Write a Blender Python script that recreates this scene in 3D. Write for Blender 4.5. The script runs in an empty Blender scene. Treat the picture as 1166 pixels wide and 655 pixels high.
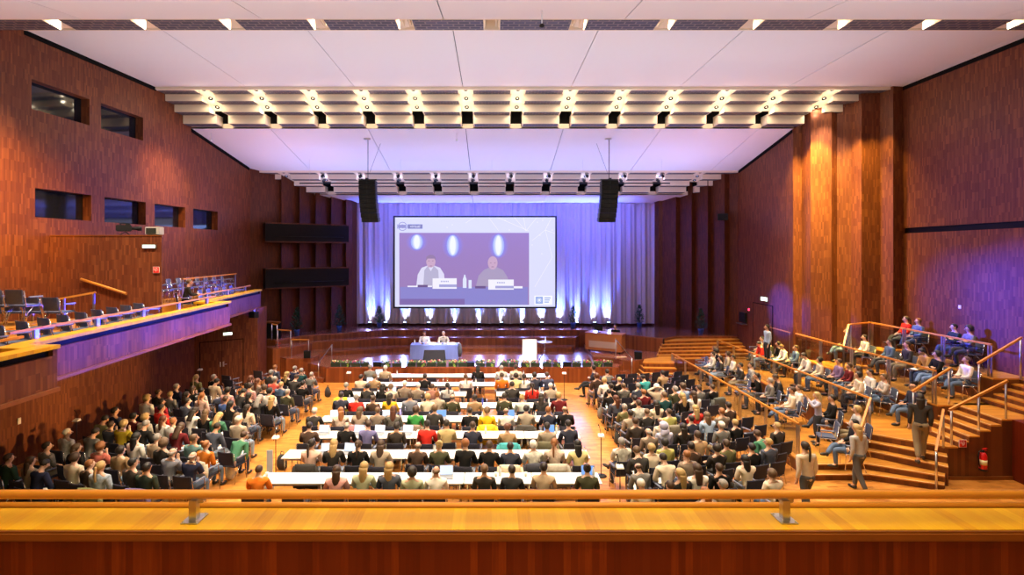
import bpy, bmesh, math, random
from mathutils import Vector, Matrix, Euler
R = random.Random(7)
PI = math.pi
sc = bpy.context.scene
COL = sc.collection
# ------------------------------------------------------------------ camera
HC = 6.04            # camera height, metres
F = 590.0            # focal length in pixels of the 1166 px wide frame
cam_d = bpy.data.cameras.new('camera'); cam = bpy.data.objects.new('camera', cam_d); COL.objects.link(cam)
cam.location = (0, 0, HC); cam.rotation_euler = (PI/2, 0, 0)
cam_d.sensor_width = 36; cam_d.lens = F/1166*36
cam_d.shift_x = 23/1166; cam_d.shift_y = -39.5/1166
cam_d.clip_start = .05; cam_d.clip_end = 200
sc.camera = cam
def on_z(u, v, z):
    """floor point seen at photo position u, v on the level z"""
    y = F*(HC-z)/(v-288.0)
    return ((u-560.0)*y/F, y)
def at(u, v, y):
    return Vector(((u-560.0)*y/F, y, HC-(v-288.0)*y/F))

# ------------------------------------------------------------------ materials
MATS = {}
def nt_new(name):
    m = bpy.data.materials.new(name); m.use_nodes = True
    nt = m.node_tree
    b = nt.nodes.get('Principled BSDF')
    return m, nt, b
def mat(name, rgb, rough=.6, metal=0, spec=.5, emit=None, estr=0, noise=0.0, nscale=8.0):
    if name in MATS: return MATS[name]
    m, nt, b = nt_new(name)
    b.inputs['Base Color'].default_value = (*rgb, 1)
    b.inputs['Roughness'].default_value = rough
    b.inputs['Metallic'].default_value = metal
    b.inputs['Specular IOR Level'].default_value = spec
    if emit:
        b.inputs['Emission Color'].default_value = (*emit, 1); b.inputs['Emission Strength'].default_value = estr
    if noise > 0:
        tc = nt.nodes.new('ShaderNodeTexCoord'); n = nt.nodes.new('ShaderNodeTexNoise'); n.inputs['Scale'].default_value = nscale
        n.inputs['Detail'].default_value = 3
        nt.links.new(tc.outputs['Object'], n.inputs['Vector'])
        mx = nt.nodes.new('ShaderNodeMix'); mx.data_type = 'RGBA'
        mx.inputs[6].default_value = (*[max(0, c*(1-noise)) for c in rgb], 1)
        mx.inputs[7].default_value = (*[min(1, c*(1+noise)) for c in rgb], 1)
        nt.links.new(n.outputs['Fac'], mx.inputs[0]); nt.links.new(mx.outputs[2], b.inputs['Base Color'])
    MATS[name] = m
    return m
def _math(nt, op, a, b=None):
    n = nt.nodes.new('ShaderNodeMath'); n.operation = op
    for i, v in enumerate((a, b)):
        if v is None: continue
        if isinstance(v, (int, float)): n.inputs[i].default_value = v
        else: nt.links.new(v, n.inputs[i])
    return n.outputs[0]
def stave_wood(name, cols, su=.055, sv=.42, block=.33, rough=.4, brick=False, jitter=1.0, spec=.4, grain=.25, coat=0.0):
    """wood laid in small staves: every stave of the UV lattice (metres) gets its own tone"""
    m, nt, b = nt_new(name)
    uv = nt.nodes.new('ShaderNodeUVMap'); sp = nt.nodes.new('ShaderNodeSeparateXYZ'); nt.links.new(uv.outputs[0], sp.inputs[0])
    u, v = sp.outputs[0], sp.outputs[1]
    if brick:
        row = _math(nt, 'FLOOR', _math(nt, 'DIVIDE', v, sv))
        sh = _math(nt, 'MULTIPLY', row, .37)
        cell = _math(nt, 'FLOOR', _math(nt, 'ADD', _math(nt, 'DIVIDE', u, su), sh))
    else:
        cell = _math(nt, 'FLOOR', _math(nt, 'DIVIDE', u, su))
        bc = _math(nt, 'FLOOR', _math(nt, 'DIVIDE', u, block))
        w0 = nt.nodes.new('ShaderNodeTexWhiteNoise'); w0.noise_dimensions = '1D'; nt.links.new(bc, w0.inputs['W'])
        row = _math(nt, 'FLOOR', _math(nt, 'ADD', _math(nt, 'DIVIDE', v, sv), _math(nt, 'MULTIPLY', w0.outputs[0], jitter)))
    cmb = nt.nodes.new('ShaderNodeCombineXYZ'); nt.links.new(cell, cmb.inputs[0]); nt.links.new(row, cmb.inputs[1])
    w = nt.nodes.new('ShaderNodeTexWhiteNoise'); w.noise_dimensions = '2D'; nt.links.new(cmb.outputs[0], w.inputs['Vector'])
    # grain streaks along the stave
    mp = nt.nodes.new('ShaderNodeMapping'); nt.links.new(uv.outputs[0], mp.inputs[0])
    mp.inputs['Scale'].default_value = (4, 60, 1) if brick else (60, 3, 1)
    ns = nt.nodes.new('ShaderNodeTexNoise'); ns.inputs['Scale'].default_value = 1; ns.inputs['Detail'].default_value = 2
    nt.links.new(mp.outputs[0], ns.inputs['Vector'])
    fac = _math(nt, 'ADD', _math(nt, 'MULTIPLY', w.outputs[0], 1-grain), _math(nt, 'MULTIPLY', ns.outputs[0], grain))
    cr = nt.nodes.new('ShaderNodeValToRGB'); nt.links.new(fac, cr.inputs[0])
    el = cr.color_ramp.elements
    el[0].position = 0; el[0].color = (*cols[0], 1); el[1].position = 1; el[1].color = (*cols[-1], 1)
    for i, c in enumerate(cols[1:-1]):
        e = el.new((i+1)/(len(cols)-1)); e.color = (*c, 1)
    nt.links.new(cr.outputs[0], b.inputs['Base Color'])
    b.inputs['Roughness'].default_value = rough; b.inputs['Specular IOR Level'].default_value = spec
    b.inputs['Coat Weight'].default_value = coat; b.inputs['Coat Roughness'].default_value = .15
    MATS[name] = m
    return m
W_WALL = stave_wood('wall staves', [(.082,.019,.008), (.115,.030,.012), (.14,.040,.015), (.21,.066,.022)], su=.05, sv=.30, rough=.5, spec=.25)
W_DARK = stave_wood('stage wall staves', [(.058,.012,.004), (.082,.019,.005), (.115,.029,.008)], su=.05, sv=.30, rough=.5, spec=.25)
W_FLOOR = stave_wood('parquet blocks', [(.31,.098,.016), (.50,.190,.032), (.57,.230,.044), (.66,.295,.066)], su=.30, sv=.10, brick=True, rough=.32, coat=.15)
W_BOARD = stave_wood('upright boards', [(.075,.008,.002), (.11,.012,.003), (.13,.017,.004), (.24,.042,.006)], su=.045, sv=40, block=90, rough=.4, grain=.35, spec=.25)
W_STAGE = stave_wood('stage boards', [(.17,.055,.036), (.24,.082,.052), (.30,.11,.066)], su=.6, sv=.09, brick=True, rough=.16, coat=1.0)
W_RISER = stave_wood('stage risers', [(.12,.028,.009), (.20,.052,.016), (.28,.085,.025)], su=.10, sv=40, block=90, rough=.35)
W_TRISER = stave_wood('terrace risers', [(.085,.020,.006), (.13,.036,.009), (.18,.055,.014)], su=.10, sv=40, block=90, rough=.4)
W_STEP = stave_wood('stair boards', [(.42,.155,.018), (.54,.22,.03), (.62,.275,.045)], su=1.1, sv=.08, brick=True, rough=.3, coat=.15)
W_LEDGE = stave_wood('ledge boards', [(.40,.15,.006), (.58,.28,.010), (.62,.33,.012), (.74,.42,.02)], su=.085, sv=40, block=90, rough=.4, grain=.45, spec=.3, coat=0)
W_RAIL = mat('handrail wood', (.55,.21,.03), .3, noise=.2, nscale=3)
W_EDGE = mat('dark wood edging', (.20,.055,.008), .4, noise=.25, nscale=4)
W_DESK = mat('desk veneer', (.35,.12,.035), .35, noise=.15, nscale=5)
M_CEIL = mat('ceiling plaster', (.80,.75,.74), .9, spec=.2)
M_CREAM = mat('cream baffle paint', (.80,.67,.50), .7, spec=.3)
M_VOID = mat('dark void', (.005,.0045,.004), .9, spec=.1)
M_STEEL = mat('brushed steel', (.62,.60,.58), .28, 1)
M_CHROME = mat('chair chrome', (.70,.66,.62), .22, 1)
M_BLACK = mat('black plastic', (.008,.008,.009), .5, spec=.25)
M_NAVY = mat('navy upholstery', (.018,.018,.036), .85, noise=.25, nscale=30)
M_SLATE = mat('slate seat fabric', (.07,.085,.15), .85, noise=.2, nscale=30)
M_ARM = mat('armrest pad', (.22,.25,.36), .4)
M_WHITE = mat('white laminate', (.82,.80,.77), .4)
M_PAPER = mat('paper', (.86,.85,.82), .8)
M_SLOT = mat('black slot glass', (.006,.005,.005), .5, spec=.12)
M_GLASSDARK = mat('booth glass', (.008,.009,.012), .06, spec=.6)
def grille_mat():
    m, nt, b = nt_new('perforated grille')
    uv = nt.nodes.new('ShaderNodeUVMap'); mp = nt.nodes.new('ShaderNodeMapping'); nt.links.new(uv.outputs[0], mp.inputs[0])
    mp.inputs['Scale'].default_value = (1, 1, 1)
    br = nt.nodes.new('ShaderNodeTexBrick'); nt.links.new(mp.outputs[0], br.inputs['Vector'])
    br.inputs['Scale'].default_value = 1; br.inputs['Brick Width'].default_value = .26; br.inputs['Row Height'].default_value = .13
    br.inputs['Mortar Size'].default_value = .018
    br.inputs['Color1'].default_value = (.030,.024,.045,1); br.inputs['Color2'].default_value = (.055,.045,.08,1); br.inputs['Mortar'].default_value = (.17,.13,.12,1)
    nt.links.new(br.outputs[0], b.inputs['Base Color']); b.inputs['Roughness'].default_value = .6
    return m
M_GRILLE = grille_mat()
def glass_mat(name, tint=(.9,.93,1), a=.82):
    m, nt, b = nt_new(name)
    tr = nt.nodes.new('ShaderNodeBsdfTransparent'); tr.inputs[0].default_value = (*tint, 1)
    gl = nt.nodes.new('ShaderNodeBsdfGlossy'); gl.inputs['Roughness'].default_value = .03
    fr = nt.nodes.new('ShaderNodeFresnel'); fr.inputs[0].default_value = 1.5
    mx = nt.nodes.new('ShaderNodeMixShader')
    ge = nt.nodes.new('ShaderNodeNewGeometry'); ff = _math(nt, 'MULTIPLY', fr.outputs[0], _math(nt, 'SUBTRACT', 1.0, ge.outputs['Backfacing']))
    nt.links.new(ff, mx.inputs[0]); nt.links.new(tr.outputs[0], mx.inputs[1]); nt.links.new(gl.outputs[0], mx.inputs[2])
    nt.links.new(mx.outputs[0], nt.nodes['Material Output'].inputs[0])
    return m
M_GLASS = glass_mat('balustrade glass', (.72,.76,.88))
def emis(name, rgb, s):
    if name in MATS: return MATS[name]
    m, nt, b = nt_new(name)
    b.inputs['Base Color'].default_value = (*[c*.3 for c in rgb], 1)
    b.inputs['Emission Color'].default_value = (*rgb, 1); b.inputs['Emission Strength'].default_value = s
    MATS[name] = m
    return m

# ------------------------------------------------------------------ mesh helpers
class MB:
    def __init__(s): s.bm = bmesh.new(); s.mats = []; s.mi = 0
    def use(s, m):
        if m not in s.mats: s.mats.append(m)
        s.mi = s.mats.index(m); return s
    def face(s, pts):
        vs = [s.bm.verts.new(p) for p in pts]
        f = s.bm.faces.new(vs); f.material_index = s.mi; return f
    def hexa(s, p):      # p: 8 points, bottom 4 ccw then top 4 ccw
        v = [s.bm.verts.new(q) for q in p]
        for idx in ((3,2,1,0), (4,5,6,7), (0,1,5,4), (1,2,6,5), (2,3,7,6), (3,0,4,7)):
            f = s.bm.faces.new([v[i] for i in idx]); f.material_index = s.mi
        return s
    def box(s, x0, x1, y0, y1, z0, z1):
        return s.hexa([(x0,y0,z0), (x1,y0,z0), (x1,y1,z0), (x0,y1,z0), (x0,y0,z1), (x1,y0,z1), (x1,y1,z1), (x0,y1,z1)])
    def obox(s, c, size, rot=(0,0,0)):
        M = Matrix.Translation(c) @ Euler(rot).to_matrix().to_4x4()
        a, b, d = [q/2 for q in size]
        P = [(-a,-b,-d), (a,-b,-d), (a,b,-d), (-a,b,-d), (-a,-b,d), (a,-b,d), (a,b,d), (-a,b,d)]
        return s.hexa([M @ Vector(q) for q in P])
    def beam(s, a, b, w, h):   # box along a..b, width w sideways, height h
        a = Vector(a); b = Vector(b); d = (b-a); L = d.length; d.normalize()
        up = Vector((0,0,1)) if abs(d.z) < .95 else Vector((0,1,0))
        sd = d.cross(up).normalized(); up = sd.cross(d).normalized()
        P = []
        for q in (a, b):
            P += [q - sd*w/2 - up*h/2, q + sd*w/2 - up*h/2, q + sd*w/2 + up*h/2, q - sd*w/2 + up*h/2]
        v = [s.bm.verts.new(q) for q in P]
        for idx in ((0,1,2,3), (7,6,5,4), (0,4,5,1), (1,5,6,2), (2,6,7,3), (3,7,4,0)):
            f = s.bm.faces.new([v[i] for i in idx]); f.material_index = s.mi
        return s
    def prism(s, poly, z0, z1, cap=True):
        n = len(poly)
        ar = sum(poly[i][0]*poly[(i+1) % n][1]-poly[(i+1) % n][0]*poly[i][1] for i in range(n))
        if ar < 0: poly = poly[::-1]
        lo = [s.bm.verts.new((p[0], p[1], z0)) for p in poly]; hi = [s.bm.verts.new((p[0], p[1], z1)) for p in poly]
        for i in range(n):
            j = (i+1) % n
            f = s.bm.faces.new((lo[i], lo[j], hi[j], hi[i])); f.material_index = s.mi
        if cap:
            for f in (s.bm.faces.new(hi), s.bm.faces.new(lo[::-1])): f.material_index = s.mi
        return s
    def tube(s, pts, r, n=8, closed=False, cap=True):
        pts = [Vector(p) for p in pts]; rings = []
        rr = r if isinstance(r, (list, tuple)) else [r]*len(pts)
        pn = None
        for i, p in enumerate(pts):
            a = pts[max(i-1, 0)]; b = pts[min(i+1, len(pts)-1)]
            t = (b-a).normalized()
            if pn is None:
                pn = t.orthogonal().normalized()
            pn = (pn - t*pn.dot(t)).normalized(); q = t.cross(pn)
            rings.append([s.bm.verts.new(p + (pn*math.cos(2*PI*k/n)+q*math.sin(2*PI*k/n))*rr[i]) for k in range(n)])
        for i in range(len(rings)-1):
            for k in range(n):
                f = s.bm.faces.new((rings[i][k], rings[i][(k+1) % n], rings[i+1][(k+1) % n], rings[i+1][k])); f.material_index = s.mi; f.smooth = True
        if cap:
            for f in (s.bm.faces.new(rings[0][::-1]), s.bm.faces.new(rings[-1])): f.material_index = s.mi
        return s
    def lathe(s, prof, n=16, c=(0,0,0), sx=1, sy=1):
        rings = []
        for r, z in prof:
            rings.append([s.bm.verts.new((c[0]+sx*r*math.cos(2*PI*k/n), c[1]+sy*r*math.sin(2*PI*k/n), c[2]+z)) for k in range(n)])
        for i in range(len(rings)-1):
            for k in range(n):
                f = s.bm.faces.new((rings[i][k], rings[i][(k+1) % n], rings[i+1][(k+1) % n], rings[i+1][k])); f.material_index = s.mi; f.smooth = True
        for f in (s.bm.faces.new(rings[0][::-1]), s.bm.faces.new(rings[-1])): f.material_index = s.mi
        return s
    def ball(s, c, r, seg=8, rot=None):
        r = r if isinstance(r, (tuple, list)) else (r, r, r)
        M = Matrix.Translation(c) @ (rot.to_4x4() if rot else Matrix()) @ Matrix.Diagonal((*r, 1))
        g = bmesh.ops.create_uvsphere(s.bm, u_segments=seg, v_segments=max(4, seg*3//4), radius=1, matrix=M)
        for v in g['verts']:
            for f in v.link_faces: f.material_index = s.mi; f.smooth = True
        return s
    def data(s, name, smooth=False, bevel=0, uv=True):
        bm = s.bm
        if bevel > 0:
            bmesh.ops.bevel(bm, geom=list(bm.edges), offset=bevel, segments=2, affect='EDGES', clamp_overlap=True)
        if uv:
            L = bm.loops.layers.uv.new('UVMap')
            bm.normal_update()
            for f in bm.faces:
                n = f.normal
                if abs(n.z) > .72:
                    for l in f.loops: l[L].uv = (l.vert.co.x, l.vert.co.y)
                else:
                    t = Vector((-n.y, n.x, 0))
                    t = t.normalized() if t.length > 1e-6 else Vector((1,0,0))
                    for l in f.loops: l[L].uv = (l.vert.co.dot(t), l.vert.co.z)
        me = bpy.data.meshes.new(name); bm.to_mesh(me); bm.free()
        for m in s.mats: me.materials.append(m)
        if smooth:
            for p in me.polygons: p.use_smooth = True
        return me
    def build(s, name, parent=None, m=None, **k):
        if m is not None and not s.mats: s.mats.append(m)
        o = bpy.data.objects.new(name, s.data(name, **k)); COL.objects.link(o)
        if parent: o.parent = parent
        return o
def mb(m): return MB().use(m)
LABELS = {}
def tag(o, label, cat, group=None, kind=None):
    o['label'] = label; o['category'] = cat
    if group: o['group'] = group
    if kind: o['kind'] = kind
    return o
def thing(name, label, cat, loc=(0,0,0), rz=0, group=None):
    o = bpy.data.objects.new(name, None); COL.objects.link(o); o.empty_display_size = .1
    o.location = loc; o.rotation_euler = (0,0,rz)
    return tag(o, label, cat, group)
def struct(o, label=None, cat=None):
    o['kind'] = 'structure'
    if label: o['label'] = label
    if cat: o['category'] = cat
    return o
def inst(name, me, parent=None, loc=(0,0,0), rot=(0,0,0), mats=None, scale=None):
    o = bpy.data.objects.new(name, me); COL.objects.link(o)
    if parent: o.parent = parent
    o.location = loc; o.rotation_euler = rot
    if scale: o.scale = scale
    if mats:
        for i, m in enumerate(mats):
            o.material_slots[i].link = 'OBJECT'; o.material_slots[i].material = m
    return o
ORD = ['first','second','third','fourth','fifth','sixth','seventh','eighth','ninth','tenth','eleventh','twelfth','thirteenth','fourteenth','fifteenth','sixteenth']
def ordn(i): return ORD[i] if i < len(ORD) else f'{i+1}th'
# ------------------------------------------------------------------ the shell
def wl(y): return -14.648 + .08*y          # panelled wall on the door side
YB = -7.0
struct(mb(W_FLOOR).box(-14.4, 16.4, YB, 31.6, -.12, 0).build('floor'), 'orange parquet floor of the hall', 'floor')
# wall on the door side, upper part pierced by six booth windows
WZ = 13.2
def wall_pt(u, v):                         # photo position -> point on the door-side wall
    y = -14.648/((u-560)/F-.08)
    return (y, HC-(v-288)*y/F)
wins = [((36,102),(88,121)), ((115,163),(119,149)), ((40,104),(213,248)), ((119,166),(224,251)), ((176,211),(232,257)), ((220,248),(238,261))]
wr = []
for (ua, ub), (va, vb) in wins:
    y0, z1 = wall_pt(ua, va); y1, _ = wall_pt(ub, va); _, z0 = wall_pt(ua, vb)
    wr.append((y0, y1, z0, z1))
# common sill and head heights per row of windows
up = wr[:2]; lo = wr[2:]
zu = (sum(w[2] for w in up)/2, sum(w[3] for w in up)/2); zl = (sum(w[2] for w in lo)/4, sum(w[3] for w in lo)/4)
wr = [(w[0], w[1], *zu) for w in up] + [(w[0], w[1], *zl) for w in lo]
ys = sorted({YB, 26.83} | {w[0] for w in wr} | {w[1] for w in wr})
zs = sorted({0, WZ} | {w[2] for w in wr} | {w[3] for w in wr})
m = mb(W_WALL)
for a, b in zip(ys, ys[1:]):
    for c, d in zip(zs, zs[1:]):
        ym, zm = (a+b)/2, (c+d)/2
        if any(w[0] < ym < w[1] and w[2] < zm < w[3] for w in wr): continue
        m.hexa([(wl(a)-.30,a,c), (wl(a),a,c), (wl(b),b,c), (wl(b)-.30,b,c), (wl(a)-.30,a,d), (wl(a),a,d), (wl(b),b,d), (wl(b)-.30,b,d)])
struct(m.build('wall_left'), 'tall wall of reddish wood staves with booth windows', 'wall')
for i, (y0, y1, z0, z1) in enumerate(wr):
    g = mb(M_GLASSDARK).hexa([(wl(y0)-.32,y0,z0), (wl(y0)-.28,y0,z0), (wl(y1)-.28,y1,z0), (wl(y1)-.32,y1,z0), (wl(y0)-.32,y0,z1), (wl(y0)-.28,y0,z1), (wl(y1)-.28,y1,z1), (wl(y1)-.32,y1,z1)])
    o = struct(g.build('window_%d' % (i+1)), 'dark interpreter booth window, %s' % (('%s of the upper pair from the balcony ledge' % ordn(i)) if i < 2 else ('%s of the lower four, counted towards the stage' % ordn(i-2))), 'window')
# far wall parts behind the booths so that no light leaks
struct(mb(M_VOID).box(-16.2, -15.9, YB, 27, 0, 13).build('wall_booths_rear'))
struct(mb(W_WALL).box(-16.2, 16.6, YB-.3, YB, 0, 13.2).build('wall_rear'), 'rear wall of the hall', 'wall')
# wall on the terrace side
m = mb(W_WALL)
m.box(15.9, 16.2, YB, 20.1, 0, 6.79).box(15.9, 16.2, YB, 20.1, 7.0, 13.2)
struct(m.build('wall_right'), 'plain stave wall above the top terrace', 'wall')
struct(mb(M_SLOT).box(15.97, 16.1, YB, 20.1, 6.79, 7.0).build('trim_1'), 'dark recessed strip along the terrace-side wall', 'trim')
# saw-tooth pilasters between the two wall planes
def base_pt(u):   # along the chord (15.9,20.1)..(12.93,22.2)
    k = (u-560)/F
    # point P = A + t(B-A), with x = k*y
    ax, ay, bx, by = 15.9, 20.1, 12.93, 22.2
    t = (k*ay-ax)/((bx-ax)-k*(by-ay))
    return Vector((ax+t*(bx-ax), ay+t*(by-ay)))
edges = [903, 913, 923, 947, 953, 969, 981, 1002, 1017, 1031]
nrm = Vector((-2.1, -2.97)).normalized()
off = [0, -.10, .42, .30, .05, .05, .42, .08, .38, .0]
pts = []
for u, o_ in zip(edges, off):
    p = base_pt(u); p = p.normalized()*(p.length-o_)      # slide along the sight line keeps the edge
    pts.append((p.x, p.y))
m = mb(W_WALL)
m.prism(pts[::-1]+[(12.93,22.6), (16.3,22.6), (16.3,20.1)][::1], 0, 13.2)
struct(m.build('wall_pilasters'), 'saw-tooth stave pilasters lit gold under the ceiling bank', 'wall')
struct(mb(W_WALL).box(12.93, 13.2, 22.2, 27.3, 0, 13).build('wall_far_right'), 'stave wall with exit door beyond the pilasters', 'wall')
# saw-tooth walls beside the stage
def saw(ax, ay, bx, by, us, dirn, name, label, zr, dep=.35):
    """us: photo columns of the tooth edges between A and B"""
    P = []
    def chord(u):
        k = (u-560)/F
        t = (k*ay-ax)/((bx-ax)-k*(by-ay)); return Vector((ax+t*(bx-ax), ay+t*(by-ay)))
    for i, (u, q) in enumerate(us):
        p = chord(u); p = p.normalized()*(p.length-q*dep); P.append((p.x, p.y))
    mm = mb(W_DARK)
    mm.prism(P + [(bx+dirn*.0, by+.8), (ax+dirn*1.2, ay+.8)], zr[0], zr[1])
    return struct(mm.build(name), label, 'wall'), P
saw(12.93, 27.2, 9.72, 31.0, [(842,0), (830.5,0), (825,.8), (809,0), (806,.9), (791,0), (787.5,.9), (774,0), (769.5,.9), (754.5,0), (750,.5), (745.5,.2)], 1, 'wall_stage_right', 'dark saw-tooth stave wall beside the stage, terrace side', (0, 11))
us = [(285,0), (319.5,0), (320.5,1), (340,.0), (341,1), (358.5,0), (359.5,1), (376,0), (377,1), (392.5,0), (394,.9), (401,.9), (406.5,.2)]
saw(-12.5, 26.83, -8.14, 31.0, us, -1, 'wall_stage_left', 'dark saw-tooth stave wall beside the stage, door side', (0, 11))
# slot loges on the door-side stage wall
for i, (va, vb) in enumerate(((255.5,275), (306.5,327))):
    t = thing('loge_slot', 'long black slot opening in the dark stage wall, %s of two' % ('upper' if i == 0 else 'lower'), 'opening', (0,0,0))
    a = at(302.5, 265, 26.7); b = at(397.5, 265, 29.2)
    z1 = HC-(va-288)*27.6/F; z0 = HC-(vb-288)*27.6/F
    d = Vector((b.x-a.x, b.y-a.y, 0)).normalized(); n = Vector((d.y, -d.x, 0))
    def q(p, o): return (p.x+n.x*o, p.y+n.y*o)
    a2, b2 = Vector((a.x,a.y,0)), Vector((b.x,b.y,0))
    mb(W_DARK).prism([q(a2,.0), q(b2,.0), q(b2,-1.0), q(a2,-1.0)], z0-.06, z0).build('sill', t)
    mb(W_DARK).prism([q(a2,.0), q(b2,.0), q(b2,-1.0), q(a2,-1.0)], z1, z1+.06).build('head', t)
    mb(M_SLOT).prism([q(a2,-.03), q(b2,-.03), q(b2,-1.0), q(a2,-1.0)], z0, z1).build('dark_pane', t)
    mb(M_BLACK).tube([(*q(a2+d*.4,.02), z0+.28*(z1-z0)), (*q(b2-d*.3,.02), z0+.28*(z1-z0))], .015).build('rail', t)
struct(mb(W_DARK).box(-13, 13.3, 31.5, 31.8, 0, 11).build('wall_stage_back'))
# ------------------------------------------------------------------ ceiling
SEAM = [-13.69, -9.5, -5.31, -1.12, 3.07, 7.26, 11.45, 15.64]
def panels(y0, z0, y1, z1, xl, xr, name):
    xs = [x for x in SEAM if xl+.3 < x < xr-.3]; xs = [xl]+xs+[xr]
    m = mb(M_CEIL)
    for a, b in zip(xs, xs[1:]):
        a2 = a+(.013 if a != xl else 0); b2 = b-(.013 if b != xr else 0)
        m.hexa([(a2,y0,z0), (b2,y0,z0), (b2,y1,z1), (a2,y1,z1), (a2,y0,z0+.06), (b2,y0,z0+.06), (b2,y1,z1+.06), (a2,y1,z1+.06)])
    return struct(m.build(name), None, None)
o = panels(YB, 11.45-.18*(12.0-YB), 12.0, 11.45, -15.3, 16.2, 'ceiling_rear'); o['label'] = 'pale ceiling panels above the balcony'; o['category'] = 'ceiling'
o = panels(14.9, 12.46, 20.1, 12.46, -14.0, 16.2, 'ceiling_middle'); o['label'] = 'flat pale ceiling panels between the two louvre banks'; o['category'] = 'ceiling'
o = panels(22.2, 11.36, 27.2, 10.33, -13.2, 13.1, 'ceiling_front'); o['label'] = 'sloping lavender ceiling panels nearest the stage'; o['category'] = 'ceiling'
o = panels(29.2, 9.30, 31.4, 9.0, -10.5, 11.6, 'ceiling_stage'); o['label'] = 'ceiling strip above the curtain'; o['category'] = 'ceiling'
struct(mb(M_VOID).box(-16.2, 16.6, YB, 32, 13.2, 13.4).build('ceiling_light_block'))  # dark slab above the panels, put in against light leaks
struct(mb(M_VOID).box(-15, 16.2, 31.6, 31.7, 8, 13.2).build('wall_void'))
# black strips stand in for the shade where ceiling meets side walls
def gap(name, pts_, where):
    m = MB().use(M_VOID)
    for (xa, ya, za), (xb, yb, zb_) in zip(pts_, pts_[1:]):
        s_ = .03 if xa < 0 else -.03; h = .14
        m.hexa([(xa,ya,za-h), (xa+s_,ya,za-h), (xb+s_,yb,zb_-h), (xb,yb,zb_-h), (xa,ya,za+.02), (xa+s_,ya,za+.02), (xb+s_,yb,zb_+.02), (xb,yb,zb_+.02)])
    return struct(m.build(name), 'black strip standing in for shade under the ceiling, '+where, 'trim')
gap('shade_strip_4', [(wl(y), y, z) for y, z in ((14.9,12.46), (20.1,12.46))], 'panelled wall, middle ceiling'); gap('shade_strip_5', [(wl(y), y, z) for y, z in ((22.2,11.36), (26.7,10.43))], 'panelled wall, stage-end ceiling')
gap('shade_strip_6', [(15.9,12.6,12.46), (15.9,20.05,12.46)], 'terrace-side wall, middle ceiling'); gap('shade_strip_7', [(12.93,22.25,11.35), (12.93,27.1,10.35)], 'terrace-side wall, stage-end ceiling')
# louvre banks
def bay_mesh(x0, x1, y0, dy, zt, zb, top):
    body = mb(M_CREAM)
    for i in range(4): body.box(x0, x1, y0+dy*i, y0+dy*(i+1), zb[i], top)
    return body
def bank(y0, dy, z0, zb, zend, sp, half, ks, top, tag_txt, plank, colour_lights, xl, xr):
    """stepped baffles between channels; ks = channel indices"""
    cx = [(k+.5)*sp for k in ks]
    xs = [xl] + cx + [xr]
    n = 0
    for i in range(len(xs)-1):
        a = xs[i]+(half if i > 0 else 0); b = xs[i+1]-(half if i < len(xs)-2 else 0)
        if b-a < .3: continue
        t = thing('ceiling_baffle', 'stepped cream ceiling baffle, %s from panelled wall, %s' % (ordn(n), tag_txt), 'ceiling baffle', (0,0,0), 0, 'baffles of the '+tag_txt); n += 1
        bay_mesh(a, b, y0, dy, z0, zb, top).build('body', t)
        for j in range(4):
            mb(M_GRILLE).box(a+.05, b-.05, y0+dy*j+.05, y0+dy*(j+1)-.03, zb[j]-.015, zb[j]+.01).build('grille', t)
    m = mb(M_CREAM)
    m.box(xl, xr, y0+dy*4, y0+dy*4+.06, zend, zb[3]+.02); m.box(xl, xr, y0-.06, y0, zb[0], z0+.06)
    struct(m.build('trim_fascia'))
    for i, c in enumerate(cx):
        t = thing('light_channel', 'cream channel with three downlights, %s from panelled wall, %s' % (ordn(i), tag_txt), 'ceiling light', (0,0,0), 0, 'light channels of the '+tag_txt)
        (ya, za), (yb, zb2) = plank
        P = [(c-half,ya,za), (c+half,ya,za), (c+half,yb,zb2), (c-half,yb,zb2)]
        mb(M_CREAM).hexa([*P, *[(p[0],p[1],p[2]+.05) for p in P]]).build('plank', t)
        # square projector opening at the lower end
        mb(M_VOID).box(c-half+.03, c+half-.03, yb+.02, y0+dy*4-.02, zb2+.25, zb2+.3).box(c-half+.02, c-half+.04, yb, y0+dy*4-.02, zb[2]+.03, zb2+.3).box(c+half-.04, c+half-.02, yb, y0+dy*4-.02, zb[2]+.03, zb2+.3).box(c-half+.03, c+half-.03, yb+.01, yb+.03, zb2-.02, zb2+.3).build('projector_box', t)
        mb(M_CREAM).box(c-half+.02, c+half-.02, y0+dy*4-.04, y0+dy*4-.015, zend, zend+.20).build('end_plate', t)
        mb(M_VOID).box(c-half+.02, c+half-.02, y0+dy*4-.012, y0+dy*4-.002, zend+.18, zb2+.3).build('box_back', t)
        sl = math.atan2(zb2-za, yb-ya)
        for j in range(3):
            f = (.12, .47, .82)[j]
            py, pz = ya+(yb-ya)*f, za+(zb2-za)*f
            e = mb(M_BLACK)
            e.lathe([(.085,0), (.085,-.035), (.072,-.035), (.070,-.004)], 14)
            e.use(colour_lights).lathe([(.030,-.006), (.030,-.012)], 10)
            o = e.build('downlight', t); o.location = (c, py, pz-.001); o.rotation_euler = (sl, 0, 0)
    return cx
E_WARM = emis('warm lamp', (1,.82,.55), 2.5)
E_COOL = emis('dim lamp', (.5,.55,1), 2)
ZB = (12.36, 12.10, 11.80, 11.45)
CXB = bank(20.1, .525, 12.46, ZB, 11.36, 2.05, .25, range(-6, 7), 13.0, 'middle ceiling bank', ((20.1,12.52), (21.55,11.93)), E_WARM, wl(20.1)+.0, 15.9)
ZC = (10.25, 9.98, 9.70, 9.40)
CXC = bank(27.2, .5, 10.33, ZC, 9.30, 2.0, .24, range(-6, 6), 10.9, 'stage-end ceiling bank', ((27.2,10.36), (28.35,9.92)), E_COOL, -12.4, 12.9)
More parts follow.
